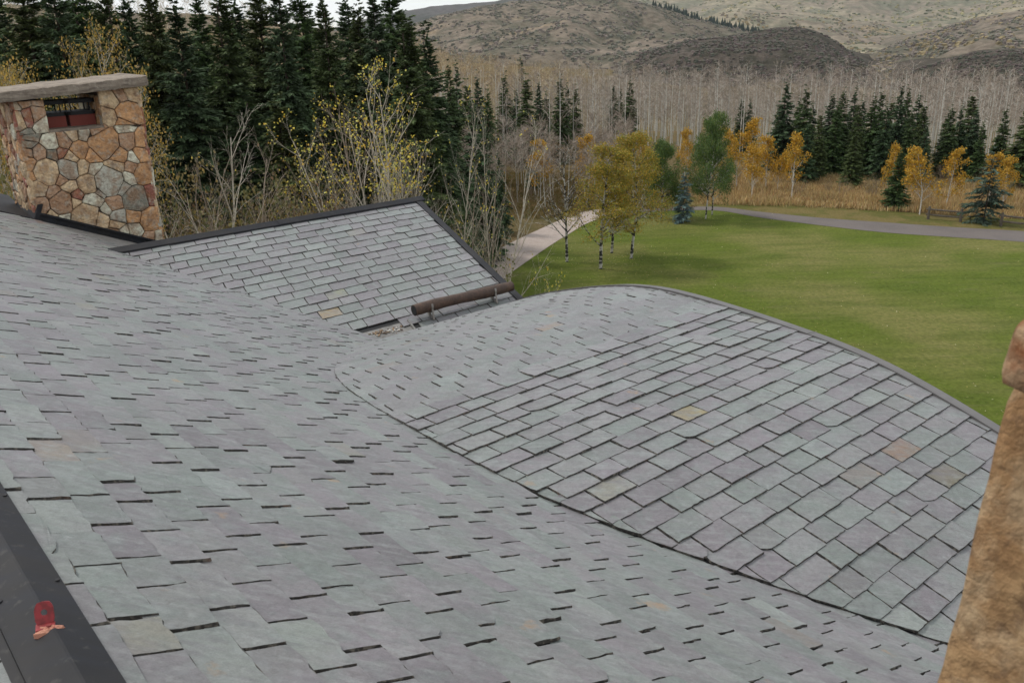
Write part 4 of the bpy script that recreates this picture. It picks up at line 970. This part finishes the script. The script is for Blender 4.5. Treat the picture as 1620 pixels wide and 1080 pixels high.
for i in range(40):
    px = 835 + 175 * rng.random() if i < 30 else rng.uniform(740, 840); D = rng.uniform(74, 92) if i < 30 else rng.uniform(66, 88); p = at(px, D)
    o = bpy.data.objects.new('bare_aspen', YA[i % 4]); COL.objects.link(o); o.location = p; k = rng.uniform(.5, .9); o.scale = (k, k, k); o.rotation_euler = (0, 0, rng.uniform(0, 6.28))
    tag(o, 'twiggy pinkish brown young aspen in the thicket between the path and the grey wood', 'aspen', 'young bare aspens beside the path')
def merge(name, protos, spots, mats, lab, cat, scale=(.75, 1.0), zoff=0):
    b = MB(); rg = np.random.default_rng(5); pr = []
    for m_ in protos: pr.append((np.array(m_.v), m_.f, m_.m, np.array([c[:3] for c in m_.c])))
    for (x, y, D, px) in spots:
        v, f, mi, c = pr[rg.integers(len(pr))]; a = rg.uniform(0, 6.28); k = rg.uniform(*scale); R = np.array(((cos(a), -sin(a), 0), (sin(a), cos(a), 0), (0, 0, 1)))
        vv_ = v @ R.T * k + (x, y, float(terr(x, y)) + zoff); o = b.n; b.v += vv_.tolist(); b.n += len(v); b.c += (c * rg.uniform(.82, 1.18) * ((1.12, 1.0, .72) if px < 900 + rg.normal(0, 60) else (1, 1, 1))).tolist()
        b.f += [tuple(i + o for i in g) for g in f]; b.m += mi
    ob = b.build(name, mats); return tag(ob, lab, cat, kind='stuff')
LOWA = [far_aspen(np.random.default_rng(230 + i), 19, 7, tw=.75) for i in range(5)]
merge('aspen_wood', LOWA, spots[250:], [M['bark'], M['twig']], 'bare grey brown aspen wood stretching to the foot of the hills', 'wood', (.78, 1.05))
# aspens on the rise at the upper left, seen through the spruces
sp2 = []
for _ in range(420):
    px = rng.uniform(-150, 700); D = rng.uniform(95, 300); r = ray(px, 300); h = r[:2] / np.linalg.norm(r[:2]) * D; sp2.append((h[0], h[1], D, px))
merge('aspen_wood', LOWA, sp2, [M['bark'], M['twig']], 'bare aspen wood on the rise seen through gaps in the tall spruces', 'wood', (.9, 1.25))

# ---- near bare aspens beyond the wing roof
PN = [(15, .40, .55, .05, .03), (6, .45, .6, .09, .03), (4, .45, .6, .12, .02), (0, 0, 0, .15, .0)]
PN2 = [(20, .36, .62, .06, .02), (6, .45, .6, .09, .02), (3, .45, .6, .12, .0), (0, 0, 0, .15, .0)]
yl = [(.66, .56, .07), (.6, .48, .09), (.62, .40, .06), (.56, .54, .14)]
pale = (.52, .47, .38); brn = (.33, .265, .20)
near_trees = [  # px, ytop, D, stems, P, leaf frac, zmin part, scale wide, label, bark colour
    (590, 78, 36, 7, PN, .2, .6, 1.05, 'many stemmed bare aspen with a sprinkle of yellow leaves at its top', pale),
    (540, 130, 37, 5, PN, .08, .3, 1.0, 'bare brown aspen clump with scattered yellow leaves on its left side', brn),
    (625, 90, 39, 1, PN, .30, .72, .75, 'single stemmed bare aspen with yellow leaves only at the tip', pale),
    (660, 200, 38, 3, PN, .03, .4, .8, 'low leafless brown sapling clump at the end of the wing ridge', brn),
    (720, 130, 41, 1, PN2, .05, .6, .6, 'slender pale bare aspen at the right end of the tall spruces', pale),
    (700, 230, 35, 2, PN, .04, .5, .7, 'thin bare sapling close to the wing roof edge', brn),
    (762, 215, 40, 2, PN, .03, .4, .7, 'thin brown double stemmed bare aspen left of the candelabra one', brn),
    (778, 160, 44, 1, PN2, .03, .5, .6, 'tall thin white bare aspen between the candelabra one and the spruces', pale),
    (797, 165, 38, 1, PN, .03, .5, .8, 'tall pale bare aspen with up curving candelabra limbs beside the path', pale),
    (282, 165, 30, 4, PN, .0, 1, 1.0, 'pale leafless tree just right of the stone chimney', pale),
    (320, 205, 31, 4, PN, .0, 1, .9, 'small leafless tree right of the pale one by the chimney', brn),
    (238, 230, 33, 2, PN, .02, .4, .8, 'leafless tree partly hidden behind the right side of the chimney', brn),
    (868, 432, 24, 1, PN2, .12, .5, .45, 'thin bare twigs with a few yellow leaves rising in front of the lawn', pale),
    (845, 395, 26, 1, PN, .04, .6, .4, 'bare thin sapling top in front of the path beside the roof corner', pale),
    (470, 215, 40, 3, PN, .10, .4, .8, 'brown bare sapling clump in front of the dark spruces', brn),
]
for i, (px, yt, D, st_, P_, fr, zm, w_, lab, bc) in enumerate(near_trees):
    p = at(px, D); h = height_for(px, D, yt)
    pr = broadleaf('near_aspen', h, np.random.default_rng(300 + i * 3), P_, r=.0072 * h if D > 27 else .016, cols=yl, per=2 if fr else 0, s=.10, sp=.1, frac=fr, zmin=h * zm, bark='bark', barkcol=bc, stems=st_, stemspread=.26, n=6, lean=.02)
    plant('bare_aspen', pr, p, 1.0, lab, 'aspen', wide=w_, rz=0)
# leafy yellow trees behind the chimney
au = [(.34, .24, .06), (.42, .28, .06), (.26, .22, .07), (.46, .30, .08), (.22, .17, .06)]
YT = [broadleaf('yellow', 9, np.random.default_rng(340 + i), PY, r=.09, cols=au, per=3, s=.075, sp=.16, bark='bark', barkcol=pale, zmin=1.0, stems=2, stemspread=.2, frac=.5) for i in range(2)]
for i, (px, yt, D, lab) in enumerate([(14, 60, 36, 'loose yellow leaved tree at the far left above the chimney slab'), (58, 34, 40, 'yellow leaved tree directly behind the chimney top'), (104, 62, 42, 'golden yellow tree at the right behind the chimney top'), (100, 110, 31, 'low yellow tree seen through the chimney opening'), (-20, 120, 33, 'yellow green tree left of the chimney, cut by the photo edge'), (186, 290, 33, 'loose low yellow tree between the chimney and the dark spruces')]):
    p = at(px, D); plant('aspen_tree', YT[i % 2], p, height_for(px, D, yt) / 9, lab, 'aspen', wide=.55)
# shrubs in the gap between the roofs and the spruces
SH = [broadleaf('shrub', 3.5, np.random.default_rng(360 + i), [(7, .5, .6, .08, .03), (5, .5, .6, .1, .02), (3, .5, .6, .1, 0), (0, 0, 0, .1, 0)], r=.03, cols=c, per=2, s=.058, sp=.14, bark='twig', barkcol=brn, zmin=.3, stems=7, stemspread=.45, frac=.42) for i, c in enumerate(([(.20, .16, .065), (.26, .19, .06), (.15, .13, .06)], [(.11, .12, .045), (.15, .14, .055), (.20, .17, .06)], [(.21, .13, .07), (.18, .12, .06), (.14, .11, .06)]))]
rs = np.random.default_rng(44)
for i in range(26):
    px = 250 + i * 18.6 + rs.uniform(-8, 8); D = rs.uniform(31, 41); yt = rs.uniform(245, 300) if px < 500 else (rs.uniform(300, 350) if px < 640 else rs.uniform(350, 400))
    p = at(px, D); k = max(.6, height_for(px, D, yt) / 3.5)
    plant('shrub', SH[i % 3], p, k, 'autumn shrub with small yellow brown leaves in the thicket beyond the wing ridge', 'shrub', 'shrubs in the thicket beyond the wing roof', wide=.75)
for i, (px, D, yt) in enumerate([(-30, 30, 235), (10, 27, 240), (32, 29, 255), (-10, 25, 290), (20, 25, 300)]):
    p = at(px, D); plant('shrub', SH[1], p, height_for(px, D, yt) / 3.5, 'olive green shrub in the gap left of the stone chimney', 'shrub', 'olive shrubs left of the chimney', wide=.7)
for i, (px, py, k) in enumerate([(1012, 352, .55), (1030, 348, .5), (840, 322, .5), (812, 340, .55), (788, 372, .5), (870, 318, .45)]):
    g_ = gpt(px, py - 8); plant('shrub', SH[2], (g_[0], g_[1], -EYE), k, 'low reddish brown shrub in the dry grass beside the path or the green trees', 'shrub', 'low shrubs beside the path')
for i in range(26):
    px = rs.uniform(1150, 1640); D = rs.uniform(80, 98); p = at(px, D)
    plant('shrub', SH[rs.integers(3)], p, rs.uniform(.35, .75), 'low brown shrub growing in the dry meadow beyond the road', 'shrub', 'shrubs in the dry meadow', wide=1.2)

# ---- dry grass of the meadow, rough grass left of the path
def tufts(name, regions, n, lab, hgt, cols, seed):
    rg = np.random.default_rng(seed); b = MB(); pos = []
    for (pa, pb, Da, Db, frac) in regions:
        m = int(n * frac); px = rg.uniform(pa, pb, m); D = np.sqrt(rg.uniform(Da ** 2, Db ** 2, m)); az = np.arctan((px - 810) / 1467)
        pos.append(np.stack([D * np.sin(az), D * np.cos(az)], 1))
    pos = np.concatenate(pos); z = terr(pos[:, 0], pos[:, 1])
    cl = np.sin(pos[:, 0] * .7 + np.sin(pos[:, 1] * .5) * 2) * np.sin(pos[:, 1] * .6 + 1) * .35 + .9
    for k in range(6):
        m = len(pos); base = np.concatenate([pos + rg.normal(0, .12, (m, 2)), z[:, None] - .03], 1); d = unit(np.stack([rg.normal(0, .3, m), rg.normal(0, .3, m), np.ones(m)], 1))
        cc = np.array(cols)[rg.integers(len(cols), size=m)] * rg.uniform(.7, 1.3, (m, 1))
        blades(b, base, d, hgt * cl * rg.uniform(.6, 1.3, m), np.full(m, .055), None, 0, cc)
    return tag(b.build(name, [M['grassblade']]), lab, 'grass', kind='stuff')
dry = [(.58, .42, .2), (.5, .35, .16), (.62, .48, .27), (.42, .26, .13), (.46, .37, .16)]
tufts('meadow_grass', [(1128, 1700, 79, 99, .9), (1128, 1700, 76.5, 80, .1)], 13000, 'tall dry tan grass of the meadow between the road and the trees', .62, dry, 3)
tufts('rough_grass', [(700, 930, 71, 95, .8), (930, 1130, 74, 98, .2)], 7000, 'rough brown grass on the left side of the pale path', .30, [(.24, .17, .07), (.20, .16, .06), (.16, .15, .05), (.3, .2, .1)], 4)

# ---- fallen leaves on the lawn
rg_ = np.random.default_rng(17); bl = MB(); P_ = []
for _ in range(1500):
    if rg_.random() < .45: g0 = gpt(*((950, 425), (998, 409), (967, 400), (1116, 347))[rg_.integers(4)]); q = g0 + rg_.normal(0, 2.6, 2)
    else: q = gpt(rg_.uniform(880, 1700), rg_.uniform(385, 700))
    P_.append((*q, -EYE + .03))
P_ = np.array(P_); m_ = len(P_); an = rg_.uniform(0, 6.28, m_); dd = np.stack([np.cos(an), np.sin(an), np.zeros(m_)], 1)
blades(bl, P_, dd, rg_.uniform(.05, .11, m_), rg_.uniform(.03, .07, m_), np.tile((0, 0, 1.), (m_, 1)) + rg_.normal(0, .25, (m_, 3)), 0, np.array([(.42, .34, .12), (.34, .24, .10), (.5, .46, .3), (.3, .26, .12)])[rg_.integers(4, size=m_)])
tag(bl.build('fallen_leaves', [M['leaf']]), 'small pale fallen leaves scattered over the lawn', 'leaves', kind='stuff')

# ---- rail fence beyond the road
def fence(pxs, lab, rails=2):
    P = []
    for px, py in pxs:
        g_ = gpt(px, py); P.append(np.array((*g_, -EYE)))
    o = empty('rail_fence', tuple(P[0]), lab, 'fence', 'split rail fence sections beside the road')
    for p in P:
        b = MB(); q = p - P[0]; b.tube([q + (0, 0, -.3), q + (0, 0, .5), q + (.01, 0, 1.02)], [.11, .105, .09], 7); b.build('post', [M['rail']], o)
    for a, c in zip(P[:-1], P[1:]):
        for z in (.38, .80)[:rails]:
            b = MB(); q0, q1 = a - P[0] + (0, 0, z), c - P[0] + (0, 0, z - .03); e = unit(q1 - q0)
            b.tube([q0 - e * .2, (q0 + q1) / 2 + (0, 0, -.02), q1 + e * .2], [.065, .075, .06], 6); b.build('rail', [M['rail']], o)
fence([(1468, 347), (1519, 351)], 'short weathered rail fence section left of the fir')
fence([(1583, 358), (1640, 363)], 'weathered rail fence section right of the fir, cut by the photo edge')

# ---- spruces and scrub dotted on the far hills
def drop(ob_names, x, y):
    return None
from mathutils.bvhtree import BVHTree
def bvh(o): return BVHTree.FromPolygons([v.co[:] for v in o.data.vertices], [p.vertices[:] for p in o.data.polygons])
HB = {o: bvh(o) for o in (H_near, H_mid, H_left, H_right, H_mid2, H_far)}
def hz(o, x, y):
    h = HB[o].ray_cast(Vector((x, y, 2000)), Vector((0, 0, -1))); return h[0][2] if h[0] is not None else None
def scatter(name, o, n, pxr, Dr, sz, cols, lab, seed, tall=.7, mask=None):
    rg = np.random.default_rng(seed); b = MB(); cnt = 0
    for _ in range(n * 3):
        if cnt >= n: break
        px = rg.uniform(*pxr); D = rg.uniform(*Dr); r = ray(px, 200); h = r[:2] / np.linalg.norm(r[:2]) * D
        if mnoise.noise(Vector((h[0] / (sz * 14), h[1] / (sz * 22), seed))) < (mask if mask is not None else -.05) + rg.normal(0, .12): continue
        z = hz(o, h[0], h[1])
        if z is None: continue
        cnt += 1; s = sz * rg.uniform(.6, 1.6); c = np.array(cols[rg.integers(len(cols))]) * rg.uniform(.7, 1.3); k = 6; a0 = rg.uniform(0, 1)
        V = [(h[0] + s * cos(a0 + i * 2 * pi / k) * rg.uniform(.7, 1.2), h[1] + s * sin(a0 + i * 2 * pi / k) * rg.uniform(.7, 1.2), z - s * .3) for i in range(k)]
        V += [(h[0] + s * .7 * cos(a0 + .5 + i * 2 * pi / k) * rg.uniform(.7, 1.2), h[1] + s * .7 * sin(a0 + .5 + i * 2 * pi / k), z + s * tall * rg.uniform(.5, .9)) for i in range(k)] + [(h[0], h[1], z + s * tall * 1.1)]
        b.add(V, [(i, (i + 1) % k, k + (i + 1) % k, k + i) for i in range(k)] + [(k + i, k + (i + 1) % k, 2 * k) for i in range(k)], 0, c)
    return tag(b.build(name, [M['needle']]), lab, 'scrub', kind='stuff')
scr = [(.075, .07, .05), (.09, .075, .062), (.10, .075, .068), (.06, .065, .045)]
scatter('scrub', H_near, 5000, (1370, 1700), (340, 640), 1.15, scr, 'dark scrub covering the near right hill', 1, mask=-.3)
scatter('scrub', H_mid, 7500, (850, 1410), (420, 830), 1.5, scr, 'dark scrub covering the middle hill', 2, mask=-.2)
scatter('scrub', H_left, 6000, (600, 1300), (700, 1370), 1.8, [(.15, .13, .105), (.12, .12, .09), (.17, .14, .12), (.11, .11, .08)], 'patchy brown and green scrub on the broad left hill', 3, mask=.0)
scatter('scrub', H_right, 6000, (1320, 1700), (720, 1520), 2.2, [(.15, .13, .105), (.12, .12, .085), (.17, .14, .12), (.24, .19, .10)], 'patchy scrub on the broad right hill', 4, mask=.0)
scatter('scrub', H_mid2, 2500, (1040, 1480), (1300, 2320), 2.8, [(.17, .14, .11), (.12, .13, .075), (.26, .20, .10), (.2, .18, .12)], 'pale scrub and yellow aspens on the farther hill', 5, mask=.0)
scatter('scrub', H_far, 3000, (950, 1700), (2300, 3600), 4.0, [(.19, .19, .11), (.14, .15, .09), (.28, .25, .12), (.24, .22, .15)], 'pale yellow green tree cover on the farthest slope', 6, mask=.0)
def hill_line(o, P, n, sz, lab, seed):
    """a thin line of dark conifers climbing a hill: P = [(px, D)...]"""
    rg = np.random.default_rng(seed); b = MB()
    for _ in range(n):
        t = rg.random() * (len(P) - 1); i = int(t); f = t - i; px = P[i][0] + (P[i + 1][0] - P[i][0]) * f + rg.normal(0, 3); D = (P[i][1] + (P[i + 1][1] - P[i][1]) * f) * (1 + rg.normal(0, .006))
        r = ray(px, 200); h = r[:2] / np.linalg.norm(r[:2]) * D; z = hz(o, h[0], h[1])
        if z is None: continue
        s = sz * rg.uniform(.6, 1.3); V = [(h[0] + s * .28 * cos(a), h[1] + s * .28 * sin(a), z - 1) for a in np.linspace(0, 5.2, 6)] + [(h[0] + s * .16 * cos(a), h[1] + s * .16 * sin(a), z + s * .45) for a in np.linspace(.3, 5.5, 6)] + [(h[0], h[1], z + s)]
        b.add(V, [(i, (i + 1) % 6, 6 + (i + 1) % 6, 6 + i) for i in range(6)] + [(6 + i, 6 + (i + 1) % 6, 12) for i in range(6)], 0, np.array((.03, .045, .035)) * rg.uniform(.8, 1.3))
    return tag(b.build('conifer_belt', [M['needle']]), lab, 'conifers', kind='stuff')
hill_line(H_left, [(1030, 1340), (1070, 1320), (1120, 1330), (1180, 1335), (1220, 1330)], 120, 9, 'thin belt of small dark conifers along the crest of the broad hill', 9)

# ---- thin air haze round the whole place
def haze_box():
    b = MB(); b.box((0, 0, 110), (7300, 0, 0), (0, 7300, 0), (0, 0, 220)); return b
hb = haze_box(); hm = bpy.data.materials.new('haze_air'); hm.use_nodes = True; n2 = hm.node_tree; n2.nodes.clear()
ho = n2.nodes.new('ShaderNodeOutputMaterial'); hv = n2.nodes.new('ShaderNodeVolumePrincipled'); hv.inputs['Color'].default_value = (.86, .9, .96, 1); hv.inputs['Density'].default_value = .00004
n2.links.new(hv.outputs[0], ho.inputs['Volume']); hz_o = hb.build('haze', [hm]); tag(hz_o, kind='stuff')

# ------------------------------------------------------------------ lift the whole place so that the lawn is at height 0
for o in sc.objects:
    if o.parent is None: o.location.z += EYE
